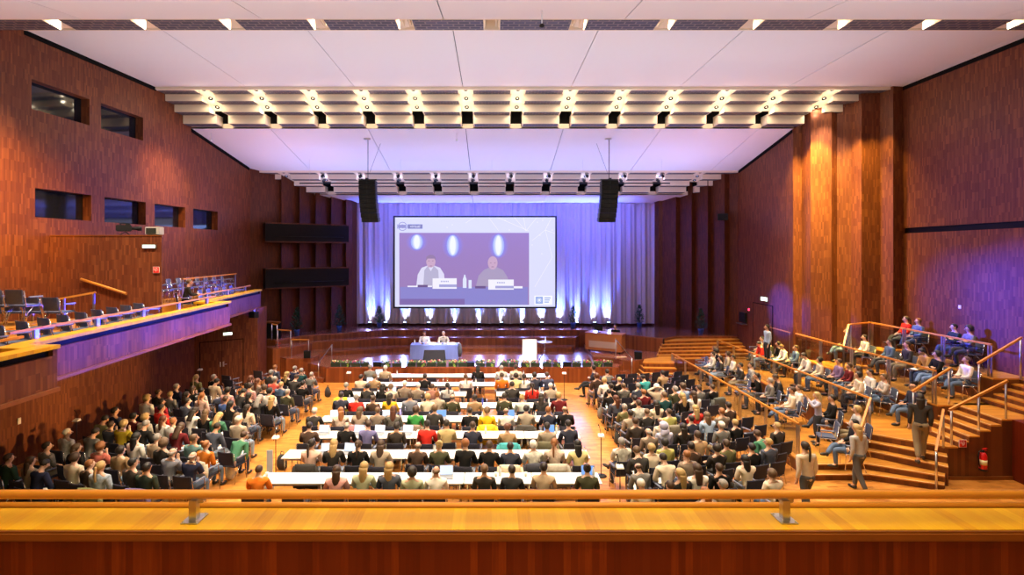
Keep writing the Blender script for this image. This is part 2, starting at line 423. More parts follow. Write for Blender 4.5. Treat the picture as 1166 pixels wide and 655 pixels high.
# bank above the balcony: only its lowest strip shows
for i in range(15):
    a = (i-7.5)*2.05+.18+1.025; b = a+1.69
    if a < -14.9 or b > 16.2: continue
    t = thing('ceiling_baffle', 'dark perforated ceiling strip, %s from panelled wall, above the balcony' % ordn(i), 'ceiling baffle', (0,0,0), 0, 'baffles above the balcony')
    bd = mb(M_CREAM)
    bd.box(a, b, 12.0, 12.55, 11.45, 13.0)
    for j in range(3): bd.box(a, b, 12.55+.78*j, 12.55+.78*(j+1), 11.82+.36*j, 13.1)
    bd.build('body', t)
    mb(M_GRILLE).box(a+.02, b-.02, 12.02, 12.545, 11.435, 11.46).build('grille', t)
    c = a-.18
    if -14.5 < c < 15.8:
        t = thing('light_channel', 'bright gap between dark ceiling strips, %s from panelled wall, above balcony' % ordn(i), 'ceiling light', (0,0,0), 0, 'light channels above the balcony')
        mb(M_CREAM).hexa([(c-.18,12.0,11.95), (c+.18,12.0,11.95), (c+.18,14.9,12.95), (c-.18,14.9,12.95), (c-.18,12.0,12.0), (c+.18,12.0,12.0), (c+.18,14.9,13.0), (c-.18,14.9,13.0)]).build('plank', t)
        mb(M_CREAM).box(c+(-.12 if c > 0 else .09), c+(-.09 if c > 0 else .12), 12.05, 12.5, 11.5, 11.95).build('fin', t)
m = mb(M_CREAM).box(-15, 16, 11.98, 12.0, 11.44, 11.60); m.box(-15, 16, 14.86, 14.92, 12.44, 13.0)
struct(m.build('trim_rear_fascia'))
# smoke detectors / hooks hanging from the ceiling
for (u, v, lab) in ((240,154,'beside the panelled wall end of the middle bank'), (520,155,'below the middle bank near the hall axis'), (617,11,'above the balcony in the rear ceiling')):
    y = 22.6 if v > 100 else 11.3
    p = at(u, v, y); zc = (11.36-.206*(y-22.2)) if v > 100 else 11.45-.18*(12-y)
    t = thing('ceiling_sensor', 'small white pendant ceiling sensor, '+lab, 'sensor', (p.x, y, zc))
    mb(M_WHITE).tube([(0,0,0), (0,0,-.30)], .012, 6).build('stem', t)
    mb(M_WHITE if v > 100 else M_BLACK).ball((0,0,-.33), (.06,.06,.045)).build('head', t)
# ------------------------------------------------------------------ balcony parapet we look over
ZL = 4.30
t = thing('balcony_parapet', 'wide glossy orange wooden parapet ledge nearest to us, with upright dark boards below', 'parapet', (0,0,0))
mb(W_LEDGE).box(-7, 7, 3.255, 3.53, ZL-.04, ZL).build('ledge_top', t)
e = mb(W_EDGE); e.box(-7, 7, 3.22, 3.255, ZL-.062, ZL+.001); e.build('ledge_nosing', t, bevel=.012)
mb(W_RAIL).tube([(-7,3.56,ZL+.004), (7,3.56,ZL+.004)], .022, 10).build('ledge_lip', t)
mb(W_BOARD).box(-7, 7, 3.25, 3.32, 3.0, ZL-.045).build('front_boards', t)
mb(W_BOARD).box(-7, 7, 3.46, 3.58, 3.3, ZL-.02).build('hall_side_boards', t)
t = thing('balcony_handrail', 'thick round orange wooden handrail on short steel posts along the nearest ledge', 'handrail', (0,3.40,ZL))
mb(W_RAIL).tube([(-7,0,.155), (-2.0,0,.155), (1.97,0,.155), (7,0,.155)], .029, 16).build('rail', t)
for x in (-1.94, 1.91):
    p = mb(M_STEEL); p.box(x-.024, x+.024, -.045, .003, 0.006, .13); p.box(x-.055, x+.055, -.085, .05, 0, .008)
    for sx in (-1, 1):
        for sy in (-.07, .035): p.lathe([(.007,.008), (.007,.014), (.004,.016)], 8, (x+sx*.043, sy, 0))
    p.box(x-.02, x+.055, -.02, .02, .105, .14)
    p.build('post', t, bevel=.002)
struct(mb(W_FLOOR).box(-7, 7, YB, 3.24, 3.1, 3.25).build('floor_balcony'), 'rear balcony floor', 'floor')

# ------------------------------------------------------------------ side balcony along the panelled wall
SEG = [((-8.15,4.0), (-8.20,9.85)), ((-8.83,9.85), (-9.42,18.75)), ((-10.25,18.75), (-10.95,24.7))]
ZB0 = 3.47
names = ['nearest section of the side balcony', 'long middle section of the side balcony', 'short far section of the side balcony, beside the stage']
for i, ((xa,ya), (xb,yb)) in enumerate(SEG):
    t = thing('balcony_parapet', 'stave-clad balcony front with orange ledge, '+names[i], 'balcony front', (0,0,0), 0, 'stepped fronts of the side balcony')
    nx_ = SEG[i+1][0][0] if i < 2 else -12.3
    back = nx_-.30
    w = .36
    # front panel, set back under the ledge with a black air slot
    mb(W_WALL).prism([(xa-.06,ya), (xb-.06,yb-.05), (xb-.20,yb-.05), (xa-.20,ya)], ZB0+.0, ZL-.20).build('front_panel', t)
    mb(W_EDGE).prism([(xa-.0,ya), (xb-.0,yb-.0), (xb-.22,yb-.0), (xa-.22,ya)], ZB0-.05, ZB0+.02).build('bottom_moulding', t)
    mb(M_SLOT).prism([(xa-.14,ya), (xb-.14,yb-.06), (xb-.22,yb-.06), (xa-.22,ya)], ZL-.20, ZL-.07).build('air_slot', t)
    led = mb(W_LEDGE)
    led.prism([(xa,ya), (xb,yb), (xb-w,yb), (xa-w,ya)], ZL-.07, ZL)
    if i < 2: led.prism([(xb-w,yb), (xb-w,yb-.42), (back,yb-.42), (back,yb)], ZL-.07, ZL)
    led.build('ledge', t)
    # closing end face of the step
    en = mb(W_WALL)
    en.prism([(xb-.06,yb), (xb-.06,yb-.10), (back,yb-.10), (back,yb)], ZB0, ZL-.07); en.build('end_panel', t)
    mb(W_EDGE).prism([(xa-.20,ya), (xb-.20,yb), (back-.0,yb), (wl(ya)+.02,ya)][:2]+[(wl(yb)+.02 if i < 2 else -12.6,yb), (wl(ya)+.02,ya)], ZB0-.02, ZB0+.06).build('soffit', t)
    # low rail on the hall side of the seats
    r = thing('ledge_rail', 'low orange handrail on steel posts, '+names[i], 'handrail', (0,0,0), 0, 'low rails of the side balcony')
    zr = ZL+.20
    a = Vector((xa-w-.04, max(ya,5)+.05, zr)); b = Vector((xb-w-.04, yb-.35, zr))
    mb(W_RAIL).beam(a, b, .05, .045).build('rail', r)
    k = 5 if i == 1 else 3
    for j in range(k):
        p = a.lerp(b, (j+.35)/(k-.3))
        mb(M_STEEL).box(p.x-.035, p.x+.035, p.y-.05, p.y+.05, ZL-.5, zr-.02).build('post', r)
struct(mb(W_STEP).prism([(-8.5,4), (-8.5,9.8), (-9.15,9.9), (-9.7,18.7), (-10.5,18.8), (-11.2,24.6), (-12.6,24.6), (wl(4),4)], 3.62, 3.75).build('floor_side_balcony'), 'floor of the side balcony', 'floor')
struct(mb(W_STEP).prism([(wl(9)+.02,4), (wl(15.7)+.02,15.7), (-11.1,15.7), (-10.8,4)], 3.75, 4.05).build('floor_side_balcony_upper'), 'raised seat step of the side balcony', 'floor')
struct(mb(W_STEP).prism([(wl(4)+.02,4), (wl(12.7)+.02,12.95), (-11.0,12.95), (-10.9,4)], 4.05, 4.32).build('floor_side_balcony_top'))
struct(mb(W_STEP).prism([(wl(17.6)+.02,17.6), (wl(24.6)+.02,24.6), (-11.75,24.6), (-11.55,17.6)], 3.75, 4.2).build('floor_side_balcony_far'))
# stave-clad stair enclosure
t = thing('stair_enclosure', 'square stave-clad stair enclosure on the side balcony carrying a video camera', 'enclosure', (0,0,0))
mb(W_WALL).prism([(wl(15.7)+.01,15.7), (-10.0,15.7), (-10.75,16.9), (wl(16.9)+.01,16.9)], 3.75, 6.55).build('body', t)
mb(W_EDGE).prism([(wl(15.7)+.01,15.68), (-9.98,15.68), (-10.74,16.92), (wl(16.9)+.01,16.92)], 6.55, 6.58).build('cap', t)
p0, p1 = at(92,318,15.62), at(144,334.5,15.62)
r = thing('wall_handrail', 'sloping wooden handrail fixed to the stair enclosure', 'handrail', (0,0,0))
mb(W_RAIL).tube([p0, p1], .04, 10).build('rail', r)
for f in (.06, .94):
    q = p0.lerp(p1, f); mb(M_STEEL).tube([q+Vector((0,0,-.03)), q+Vector((0,.1,-.06))], .012, 6).build('bracket', r)
def exit_sign(loc, w, h, face, label, rgb=(.75,1,.80), s=3.0):
    """face: rotation about z; sign faces local -y"""
    t = thing('exit_sign', label, 'exit sign', loc, face)
    mb(M_STEEL).box(-w/2-.02, w/2+.02, 0, .05, -h/2-.02, h/2+.02).build('housing', t)
    mb(emis('exit sign light', rgb, s)).box(-w/2, w/2, -.012, .0, -h/2, h/2).build('lit_face', t)
    g = mb(mat('exit green', (.02,.35,.10), .5))
    u = h
    g.box(-.02*u-.35*u, -.32*u, -.016, -.012, -.3*u, .3*u)              # door leaf
    g.ball((.02*u,-.014,.28*u), (.08*u,.003,.08*u), 8)
    g.beam((.0,-.014,.18*u), (-.06*u,-.014,-.08*u), .004, .12*u)
    g.beam((-.06*u,-.014,-.08*u), (.16*u,-.014,-.32*u), .004, .08*u); g.beam((-.06*u,-.014,-.08*u), (-.24*u,-.014,-.28*u), .004, .08*u)
    g.beam((.45*u,-.014,0), (.85*u,-.014,0), .004, .10*u); g.beam((.85*u,-.014,0), (.68*u,-.014,.16*u), .004, .08*u); g.beam((.85*u,-.014,0), (.68*u,-.014,-.16*u), .004, .08*u)
    g.build('pictogram', t)
    return t
p = at(169.5, 280.7, 15.64)
exit_sign(p, .37, .085, 0, 'glowing pale exit sign on the stair enclosure', s=3.5)
def hose_sign(loc, s, face, label):
    t = thing('fire_sign', label, 'sign', loc, face)
    mb(M_WHITE).box(-s/2, s/2, -.01, .0, -s/2, s/2).build('plate', t)
    q = mb(mat('sign red', (.62,.02,.015), .5)); q.box(-s*.46, s*.46, -.014, -.01, -s*.46, s*.46); q.build('red_field', t)
    w = mb(M_WHITE)
    w.beam((-.05*s,-.016,-.25*s), (-.05*s,-.016,.12*s), .004, .16*s); w.beam((-.05*s,-.016,.15*s), (.05*s,-.016,.3*s), .004, .06*s)
    w.tube([(.05*s,-.016,.28*s), (.22*s,-.016,.2*s), (.2*s,-.016,0), (.12*s,-.016,-.2*s)], .02*s, 5); w.beam((-.3*s,-.016,-.05*s), (-.3*s,-.016,.3*s), .004, .07*s)
    w.build('pictogram', t)
hose_sign(at(178, 307.5, 15.67), .19, 0, 'small red and white fire equipment sign on the stair enclosure')
# video camera and monitor on the enclosure
t = thing('video_camera', 'black broadcast video camera on top of the stair enclosure', 'camera', (at(143,266,16.2).x, 16.2, 6.58), -.95)
mb(M_BLACK).tube([(-.15,.12,0), (0,0,.12)], .014, 6).tube([(.15,.12,0), (0,0,.12)], .014, 6).tube([(0,-.17,0), (0,0,.12)], .014, 6).build('tripod', t)
mb(M_BLACK).box(-.07, .07, -.25, .16, .13, .33).build('body', t, bevel=.02)
mb(M_BLACK).lathe([(.05,0), (.055,.12), (.075,.16), (.075,.26), (.06,.26)], 14).build('lens', t).matrix_basis = Matrix.Translation((0,.16,.23)) @ Matrix.Rotation(-PI/2, 4, 'X')
mb(M_BLACK).box(-.03, .03, -.15, .12, .36, .39).box(-.03,.03,-.15,-.11,.33,.37).box(-.03,.03,.07,.11,.33,.37).build('carry_handle', t, bevel=.006)
mb(M_BLACK).obox((-.14,.06,.32), (.13,.14,.09)).build('viewfinder', t, bevel=.01)
t = thing('monitor', 'grey monitor standing next to the video camera', 'monitor', (at(173,266,15.9).x, 15.95, 6.58), 0)
mb(mat('monitor grey', (.45,.44,.40), .5)).box(-.22, .22, -.05, .20, .02, .26).build('housing', t, bevel=.015)
mb(mat('dark screen', (.03,.035,.03), .2)).box(-.18, .13, -.06, -.05, .04, .22).build('screen', t)
mb(M_BLACK).box(-.15, .15, -.05, .12, 0, .02).build('foot', t)
# wall behind the door under the balcony
A, B = Vector((-12.86,22.4)), Vector((-10.8,23.9))
d = (B-A).normalized(); n = Vector((d.y, -d.x))
struct(mb(W_WALL).prism([A, B, (B.x-.02,24.9), (-12.9,24.9)], 0, ZB0).build('wall_door_end'), 'angled stave wall with double door under the side balcony', 'wall')
t = struct(thing('door_1', 'double wooden door in the angled wall under the side balcony', 'door', (0,0,0)))
def dpt(s, o, z): q = A+d*s+n*o; return (q.x, q.y, z)
for s0, s1 in ((.22,1.06), (1.07,1.92)):
    f = MB().use(W_WALL); f.hexa([dpt(s0,.005,.02), dpt(s1,.005,.02), dpt(s1,-.03,.02), dpt(s0,-.03,.02), dpt(s0,.005,2.12), dpt(s1,.005,2.12), dpt(s1,-.03,2.12), dpt(s0,-.03,2.12)])
    f.build('door_leaf', t)
f = MB().use(M_VOID)
for s0, s1, z0, z1 in ((.19,.22,0,2.15), (1.92,1.95,0,2.15), (.19,1.95,2.12,2.15), (1.058,1.072,.02,2.12)):
    f.hexa([dpt(s0,.012,z0), dpt(s1,.012,z0), dpt(s1,-.0,z0), dpt(s0,-.0,z0), dpt(s0,.012,z1), dpt(s1,.012,z1), dpt(s1,-.0,z1), dpt(s0,-.0,z1)])
f.build('door_joint', t)
h = MB().use(M_STEEL)
for s0, s1 in ((.98,1.03), (1.10,1.16)):
    h.hexa([dpt(s0,.02,.98), dpt(s1,.02,.98), dpt(s1,.012,.98), dpt(s0,.012,.98), dpt(s0,.02,1.2), dpt(s1,.02,1.2), dpt(s1,.012,1.2), dpt(s0,.012,1.2)])
h.tube([dpt(1.13,.02,1.08), dpt(1.13,.06,1.08), dpt(1.26,.06,1.08)], .012, 6); h.build('door_handle', t)
q = A+d*1.3+n*.02
exit_sign((q.x, q.y, 2.42), .34, .10, math.atan2(d.y, d.x), 'small lit exit sign above the double door under the side balcony', (.8,.95,.6), 1.6)
t = thing('loudspeaker', 'small black loudspeaker hanging under the far end of the side balcony', 'loudspeaker', (-10.75, 23.4, 3.25), -.5)
mb(M_BLACK).box(-.2, .2, -.12, .12, -.14, .14).build('cabinet', t, bevel=.015); mb(M_STEEL).box(-.03, .03, 0, .04, .14, .22).build('bracket', t)
# small white switch plate low on the panelled wall
p = at(5.5, 482, 13.7)
t = thing('wall_socket', 'small white switch plate low on the panelled wall by the rear seats', 'switch', (wl(14.75)+.01, 14.75, 1.25))
mb(M_WHITE).box(0, .015, -.05, .05, -.09, .09).build('plate', t, bevel=.003); mb(M_PAPER).box(.015, .022, -.025, .025, -.05, .05).build('rocker', t)
# ------------------------------------------------------------------ stage platforms
ZS, Z1, Z2, Z3, ZM = .73, .96, 1.38, 1.68, .95
def slab(name, poly, z0, z1, top, side, label):
    m = mb(side); m.prism(poly, z0, z1-.05)
    m.use(top); m.prism(poly, z1-.05, z1)
    return struct(m.build(name), label, 'platform')
slab('floor_stage', [(-7.7,24.08), (5.9,24.08), (6.15,24.9), (6.2,31), (-9.5,31), (-8.9,25.0)], 0, ZS, W_STAGE, W_RISER, 'stage floor with reddish boards')
slab('floor_stage_step', [(-9.3,26.3), (-5.4,27.8), (4.3,27.8), (4.9,29.5), (4.85,31), (-9.6,31)], 0, Z1, W_STAGE, W_RISER, 'first stage step')
slab('floor_stage_step_second', [(-9.8,26.9), (-5.7,28.5), (4.6,28.5), (4.95,29.5), (4.9,30.9), (-10,30.9)], 0, Z2, W_STAGE, W_RISER, 'second stage step')
slab('floor_stage_upper', [(-12.5,26.75), (-10.85,26.0), (-10.1,27.2), (-6.2,29.3), (5.0,29.4), (8.76,26.4), (9.67,27.2), (12.9,27.2), (12.9,28), (10.2,31.45), (-8.6,31.45)], 0, Z3, W_STAGE, W_RISER, 'upper stage platform')
# terrace-side wing platform and stair up to the upper platform
slab('floor_stage_wing', [(5.0,25.5), (5.9,25.05), (6.2,24.55), (6.77,24.5), (8.1,25.3), (8.72,26.35), (5.2,29.2)], 0, ZM, W_STAGE, W_RISER, 'wing platform with the desk')
for k in range(6):
    z = Z3-.135*(k+1)
    y = 26.9-.30*(k+1)
    q_ = [(8.74-.16*k,26.35-.22*k), (12.9,y+.35), (12.9,27.25), (8.8,27.25)]
    struct(mb(W_RISER).prism(q_, 0, z-.035).use(W_STEP).prism(q_, z-.035, z).build('floor_stair_upper'), None, None)
slab('floor_landing', [(6.99,24.02), (8.43,23.92), (9.0,25.3), (8.5,25.9), (7.3,24.8)], 0, ZM-.002, W_STEP, W_RISER, 'landing between the stage stairs')
for k in range(4):
    z = ZM-.19*(k+1); o_ = .28*(k+1)
    q_ = [(6.97-.06*k,24.4), (6.97-.1*k,24.0-o_), (8.43,23.9-o_), (8.43,24.3)]
    struct(mb(W_RISER).prism(q_, 0, z-.035).use(W_STEP).prism(q_, z-.035, z).build('floor_stair_lower'), None, None)
struct(mb(M_BLACK).box(8.70, 8.76, 26.30, 26.37, ZM, Z3).build('trim_2'), 'dark upright joint at the corner of the wing wall', 'trim')
# small steps in front of the stage, terrace side and door side
for k in range(3):
    q_ = [(5.93+.02*k,24.90-.28*k), (6.50-.01*k,24.85-.28*k), (6.48-.01*k,24.57-.28*k), (5.95+.02*k,24.62-.28*k)]
    struct(mb(W_RISER).prism(q_, 0, ZM-.24*(k+1)-.03).use(W_STAGE).prism(q_, ZM-.24*(k+1)-.03, ZM-.24*(k+1)).build('floor_stage_stair'), None, None)
    q_ = [(-8.55,24.95-.26*k), (-7.85,24.80-.26*k), (-7.80,24.54-.26*k), (-8.50,24.69-.26*k)]
    struct(mb(W_RISER).prism(q_, 0, ZS-.2*(k+.6)-.03).use(W_STAGE).prism(q_, ZS-.2*(k+.6)-.03, ZS-.2*(k+.6)).build('floor_stage_stair'), None, None)
# door-side wing: three blocks stepping down
slab('floor_wing_block', [(-11.3,25.6), (-10.85,25.95), (-9.8,26.9), (-9.2,26.5), (-9.9,25.6), (-10.6,25.1)], 0, Z3-.27, W_STAGE, W_RISER, 'door-side wing step block')
slab('floor_wing_block_low', [(-10.4,25.35), (-9.9,24.95), (-8.75,25.05), (-8.55,25.9), (-9.2,26.8), (-9.9,26.2)], 0, ZM, W_STAGE, W_RISER, 'door-side wing platform')
# stage rails, door side
def rail(name, a, b, z0a, z0b, h, m, label, w=.045, posts=2, group=None, ends=(.03,.97)):
    t = thing(name, label, 'handrail', (0,0,0), 0, group)
    A_ = Vector((*a, z0a+h)); B_ = Vector((*b, z0b+h))
    mb(m).beam(A_, B_, w, w).build('rail', t)
    for j in range(posts):
        f = ends[0]+(ends[1]-ends[0])*j/max(1, posts-1)
        p = A_.lerp(B_, f); z0 = z0a+(z0b-z0a)*f
        mb(M_STEEL).tube([(p.x,p.y,z0), (p.x,p.y,p.z-.02)], .022, 8).build('post', t)
    return t
rail('stage_handrail', (-11.0,25.9), (-10.6,25.6), Z3, Z3, .80, W_RAIL, 'short wooden-topped rail highest on the door-side stage steps', group=None)
rail('stage_handrail', (-10.55,25.5), (-9.75,25.15), Z3-.27, Z3-.27, .85, W_RAIL, 'wooden-topped rail on the middle door-side stage step')
rail('stage_handrail', (-9.75,25.15), (-8.85,25.1), ZM, ZM, .88, W_RAIL, 'wooden-topped rail lowest on the door-side wing platform')
rail('stair_rail', (-8.15,24.3), (-7.75,25.15), .0, ZS, .85, M_STEEL, 'thin steel stair rail at the flower-box end near the door side', w=.03)
rail('stair_rail', (6.55,24.15), (5.95,24.95), .15, ZM, .95, M_STEEL, 'thin steel stair rail beside the wooden desk', w=.03)
# dark doorway and fire extinguisher near the door-side stage wall
t = thing('dark_doorway', 'tall black doorway beside the door-side stage steps', 'doorway', (0,0,0))
a = at(302.5, 370, 26.45); b = at(316.5, 370, 26.2)
mb(M_VOID).prism([(a.x,a.y), (b.x,b.y), (b.x-.02,b.y+.4), (a.x,a.y+.4)], 0, 2.45).build('opening', t)
mb(W_EDGE).prism([(a.x-.05,a.y+.02), (b.x+.05,b.y+.02), (b.x,b.y+.4), (a.x,a.y+.4)], 2.45, 2.52).build('head', t)
M_RED = mat('extinguisher red', (.60,.012,.012), .3)
def extinguisher(loc, label, face=0, s=1.0):
    t = thing('fire_extinguisher', label, 'fire extinguisher', loc, face); t.scale = (s, s, s)
    mb(M_RED).lathe([(.075,0), (.085,.02), (.085,.40), (.06,.46), (.03,.48)], 16).build('cylinder', t)
    mb(M_BLACK).lathe([(.088,0), (.09,.03), (.09,.05)], 16).build('base_ring', t)
    mb(M_BLACK).lathe([(.025,.48), (.03,.50), (.03,.54)], 10).build('valve', t)
    mb(M_RED).beam((-.02,0,.56), (.11,0,.585), .03, .02).beam((-.02,0,.53), (.10,0,.53), .03, .018).build('lever', t)
    mb(M_BLACK).tube([(-.02,0,.52), (-.12,-.02,.50), (-.15,-.03,.36), (-.13,-.03,.16), (-.10,-.03,.10)], .016, 8).build('hose', t)
    mb(mat('label cream', (.75,.68,.4), .6)).lathe([(.087,.16), (.087,.29)], 16).build('paper_label', t)
    return t
q = at(316.8, 404, 26.0)
extinguisher((q.x+.05, 25.9, .95), 'small red fire extinguisher beside the black doorway by the stage steps')
# ------------------------------------------------------------------ curtain with deep folds
m = mb(None); m.mats = []
m.use(mat('curtain cloth', (.40,.335,.35), .95, spec=.1))
XL, XR = -8.3, 9.85; N = 420
rows = [1.80, 3.0, 4.5, 6.0, 7.5, 9.02]
G = []
for z in rows:
    r = []
    for i in range(N+1):
        x = XL+(XR-XL)*i/N
        y = 31.05+.085*math.sin(x*9.5+.8*math.sin(x*1.7))+.05*math.sin(x*21+z*.15)+.02*math.sin(x*47)
        r.append(m.bm.verts.new((x, y, z)))
    G.append(r)
for a, b in zip(G, G[1:]):
    for i in range(N):
        f = m.bm.faces.new((a[i], a[i+1], b[i+1], b[i])); f.smooth = True
o = m.build('stage_curtain'); tag(o, 'pale folded curtain across the back of the stage, washed by blue lights', 'curtain')
struct(mb(M_BLACK).box(-8.3, 9.85, 31.22, 31.3, 1.76, 1.95).build('trim_3'), 'dark plinth under the curtain', 'trim')
# ------------------------------------------------------------------ projection screen
YS = 30.55
x0, x1 = at(447.8,0,YS).x, at(634,0,YS).x; zt, zb_ = at(0,245.8,YS).z, at(0,351.3,YS).z
t = thing('projection_screen', 'large black-framed projection screen showing two seated speakers', 'screen', (0,0,0))
fr = mb(M_BLACK); b = .09
fr.box(x0, x1, YS, YS+.08, zt-b, zt).box(x0, x1, YS, YS+.08, zb_, zb_+b).box(x0, x0+b, YS, YS+.08, zb_+b, zt-b).box(x1-b, x1, YS, YS+.08, zb_+b, zt-b)
fr.build('frame', t)
def sp(u, v, k=0): p = at(u, v, YS+.05-k*.002); return p
def rect(mm, u0, u1, v0, v1, k):
    y = YS+.05-k*.003
    a, c = at(u0,v1,YS), at(u1,v0,YS)
    mm.face([(a.x,y,a.z), (c.x,y,a.z), (c.x,y,c.z), (a.x,y,c.z)])
def poly(mm, pts_, k):
    y = YS+.05-k*.003
    q = [at(u,v,YS) for u, v in pts_]
    q = [(p.x,y,p.z) for p in q]
    ar = sum(q[i][0]*q[(i+1)%len(q)][2]-q[(i+1)%len(q)][0]*q[i][2] for i in range(len(q)))
    mm.face(q if ar > 0 else q[::-1])
def ell(mm, u, v, ru, rv, k, n=20): poly(mm, [(u+ru*math.cos(2*PI*i/n), v+rv*math.sin(2*PI*i/n)) for i in range(n)], k)
def E(name, r, g, b_, s=1.0):
    f = lambda c: ((c/255+.055)/1.055)**2.4 if c > 10 else c/255/12.92
    nm = 'screen '+name
    if nm not in MATS:
        m = emis(nm, (f(r), f(g), f(b_)), .86); m.node_tree.nodes['Principled BSDF'].inputs['Base Color'].default_value = (.02,.02,.02,1); m.node_tree.nodes['Principled BSDF'].inputs['Roughness'].default_value = .8
    return MATS[nm]
q = mb(E('ground', 222,224,255)); rect(q, 449, 633, 247, 350, 0); q.build('image_ground', t)
q = mb(E('picture', 158,128,186)); rect(q, 454.5, 602.5, 265.2, 347.3, 1); q.build('video_picture', t)
for u, w, v, h in ((474.5,4.5,276,9), (515.5,4.5,280,12.5), (567.5,4.3,280,13)):
    q = MB()
    for j in range(6):
        f = j/5; c = [a+(b_-a)*f for a, b_ in zip((156,130,196), (128,138,255))] if f < .6 else [a+(b_-a)*(f-.6)/.4 for a, b_ in zip((170,185,255), (246,250,255))]
        q.use(E('glow %d' % j, *c)); sc_ = 2.7-1.95*f
        ell(q, u, max(v-.5*f, 265.6+0*h) , w*sc_, min(h*(1.15-.3*f), v-265.4), 2+.25*j)
    q.build('pictured_light', t)
q = mb(E('tablecloth', 140,135,205)); rect(q, 455.5, 601, 327, 347, 4); q.build('pictured_table', t)
q = mb(E('table dark', 128,105,170)); rect(q, 455.5, 529, 340.5, 347.2, 5); q.build('pictured_shadow', t)
q = mb(E('shirt white', 225,222,245)); poly(q, [(474,326), (475.5,313), (480,305), (487,302.5), (494,302.5), (501,305), (505.5,312), (507,326)], 6); q.build('pictured_shirt', t)
q = mb(E('vest', 185,180,208)); poly(q, [(482,326), (483,308), (487,303), (490.5,309), (494,303), (499,308), (500,326)], 7); q.build('pictured_vest', t)
q = mb(E('shirt taupe', 172,158,188)); poly(q, [(542,326), (545,314), (551,307.5), (558,304.5), (566,304.5), (573,308), (578,316), (580,326)], 6); q.build('pictured_shirt', t)
q = mb(E('skin', 205,170,195)); ell(q, 490.5, 298, 5.3, 6.8, 8); ell(q, 561, 299.5, 5.6, 7.6, 8); ell(q, 488,303.5,1.2,1.0,9); q.build('pictured_face', t)
q = mb(E('hair', 150,125,160)); poly(q, [(485.2,297), (485.5,292.5), (489,290.2), (493,290.4), (496,293), (496,297), (494.5,294.6), (487,294.6)], 9); q.build('pictured_hair', t)
q = mb(E('features', 150,110,145))
for u in (488.3, 492.8, 558.8, 563.4): ell(q, u, 297.2 if u < 500 else 299.6, .9, .4, 10, 8)
for u, v in ((490.6,303), (561,304)): ell(q, u, v, 1.7, .45, 10, 8)
q.build('pictured_features', t)
q = mb(E('card', 245,243,255)); rect(q, 492.5, 520, 317, 329, 11); rect(q, 556, 585, 318.5, 330, 11); rect(q, 464, 492, 325.5, 327, 11); rect(q, 585, 595, 326, 328.5, 11); q.build('pictured_name_card', t)
q = mb(E('card stripe', 165,165,215)); rect(q, 500, 520, 324, 327, 12); rect(q, 564, 585, 325.6, 328.5, 12)
for i in range(5): rect(q, 502+i*1.9, 503.1+i*1.9, 319.8, 321.4, 12); rect(q, 566+i*1.9, 567.1+i*1.9, 321.2, 322.8, 12)
q.build('pictured_card_stripe', t)
q = mb(E('mic', 110,85,135)); rect(q, 475.5, 487, 324.5, 327.2, 12); rect(q, 541, 553, 325.8, 328.6, 12); q.build('pictured_microphone', t)
q = mb(E('bottle', 225,232,255)); poly(q, [(527,328), (527,318), (528.3,314.5), (528.3,313), (530,313), (530,314.5), (531.2,318), (531.2,328)], 12); rect(q, 533.5, 537, 319, 328.5, 12); q.build('pictured_bottle', t)
q = mb(E('badge dark', 128,130,175)); rect(q, 464, 481, 255.5, 260.5, 2); q.build('title_bar', t)
q = mb(E('badge ring', 150,150,200))
for a0 in range(24):
    a1, a2 = 2*PI*a0/24, 2*PI*(a0+1)/24
    poly(q, [(458.2+5.1*math.cos(a1), 257.8+5.1*math.sin(a1)), (458.2+5.1*math.cos(a2), 257.8+5.1*math.sin(a2)), (458.2+4.3*math.cos(a2), 257.8+4.3*math.sin(a2)), (458.2+4.3*math.cos(a1), 257.8+4.3*math.sin(a1))], 2)
ell(q, 458.2, 257.8, 2.4, 2.2, 2); rect(q, 452.2, 453.0, 255.5, 260.5, 2); rect(q, 454, 456.5, 256, 259.8, 2); rect(q, 460, 462, 256, 259.8, 2)
q.build('camera_symbol', t)
fd = bpy.data.curves.new('title_lettering', 'FONT'); fd.body = 'virtual'; fd.size = .235; fd.align_x = 'CENTER'; fd.extrude = .001
ft = bpy.data.objects.new('lettering_source', fd); COL.objects.link(ft); bpy.context.view_layer.update()
fm = bpy.data.meshes.new_from_object(ft.evaluated_get(bpy.context.evaluated_depsgraph_get())); bpy.data.objects.remove(ft); fm.materials.clear()
fo = bpy.data.objects.new('title_lettering', fm); COL.objects.link(fo); fo.parent = t; p = at(472.6, 259.2, YS)
fo.location = (p.x, YS+.04, p.z); fo.rotation_euler = (PI/2,0,0); fm.materials.append(E('card', 245,243,255))
q = mb(E('line', 250,246,250))
for a, b_ in (((565,247),(602,263)), ((556,247),(568,263)), ((585,247),(599,263)), ((599,263),(612,247)), ((621,262),(606,274)), ((621,262),(632,266)), ((621,262),(629,293)), ((629,293),(609,327)), ((621,262),(628,248)), ((530,254),(541,247)), ((599,263),(596,247))):
    dx, dy = b_[0]-a[0], b_[1]-a[1]; L = math.hypot(dx, dy); ox, oy = -dy/L*.22, dx/L*.22
    poly(q, [(a[0]+ox,a[1]+oy), (b_[0]+ox,b_[1]+oy), (b_[0]-ox,b_[1]-oy), (a[0]-ox,a[1]-oy)], 1.5)
for u, v in ((612,253), (618,251), (624,256), (615,268), (606,279), (617,289), (575,251), (629,262), (509,259), (515,256), (580,262)): ell(q, u, v, .6, .6, 2, 8)
q.build('network_lines', t)
q = mb(E('white box', 252,252,255)); rect(q, 608.5, 629, 336.8, 347.2, 2); q.build('logo_box', t)
q = mb(E('logo blue', 150,175,235)); rect(q, 610, 618.2, 338, 346, 3)
for i in range(3): rect(q, 620, 627-i, 338.8+i*2.4, 340.0+i*2.4, 3)
q.build('logo_mark', t)
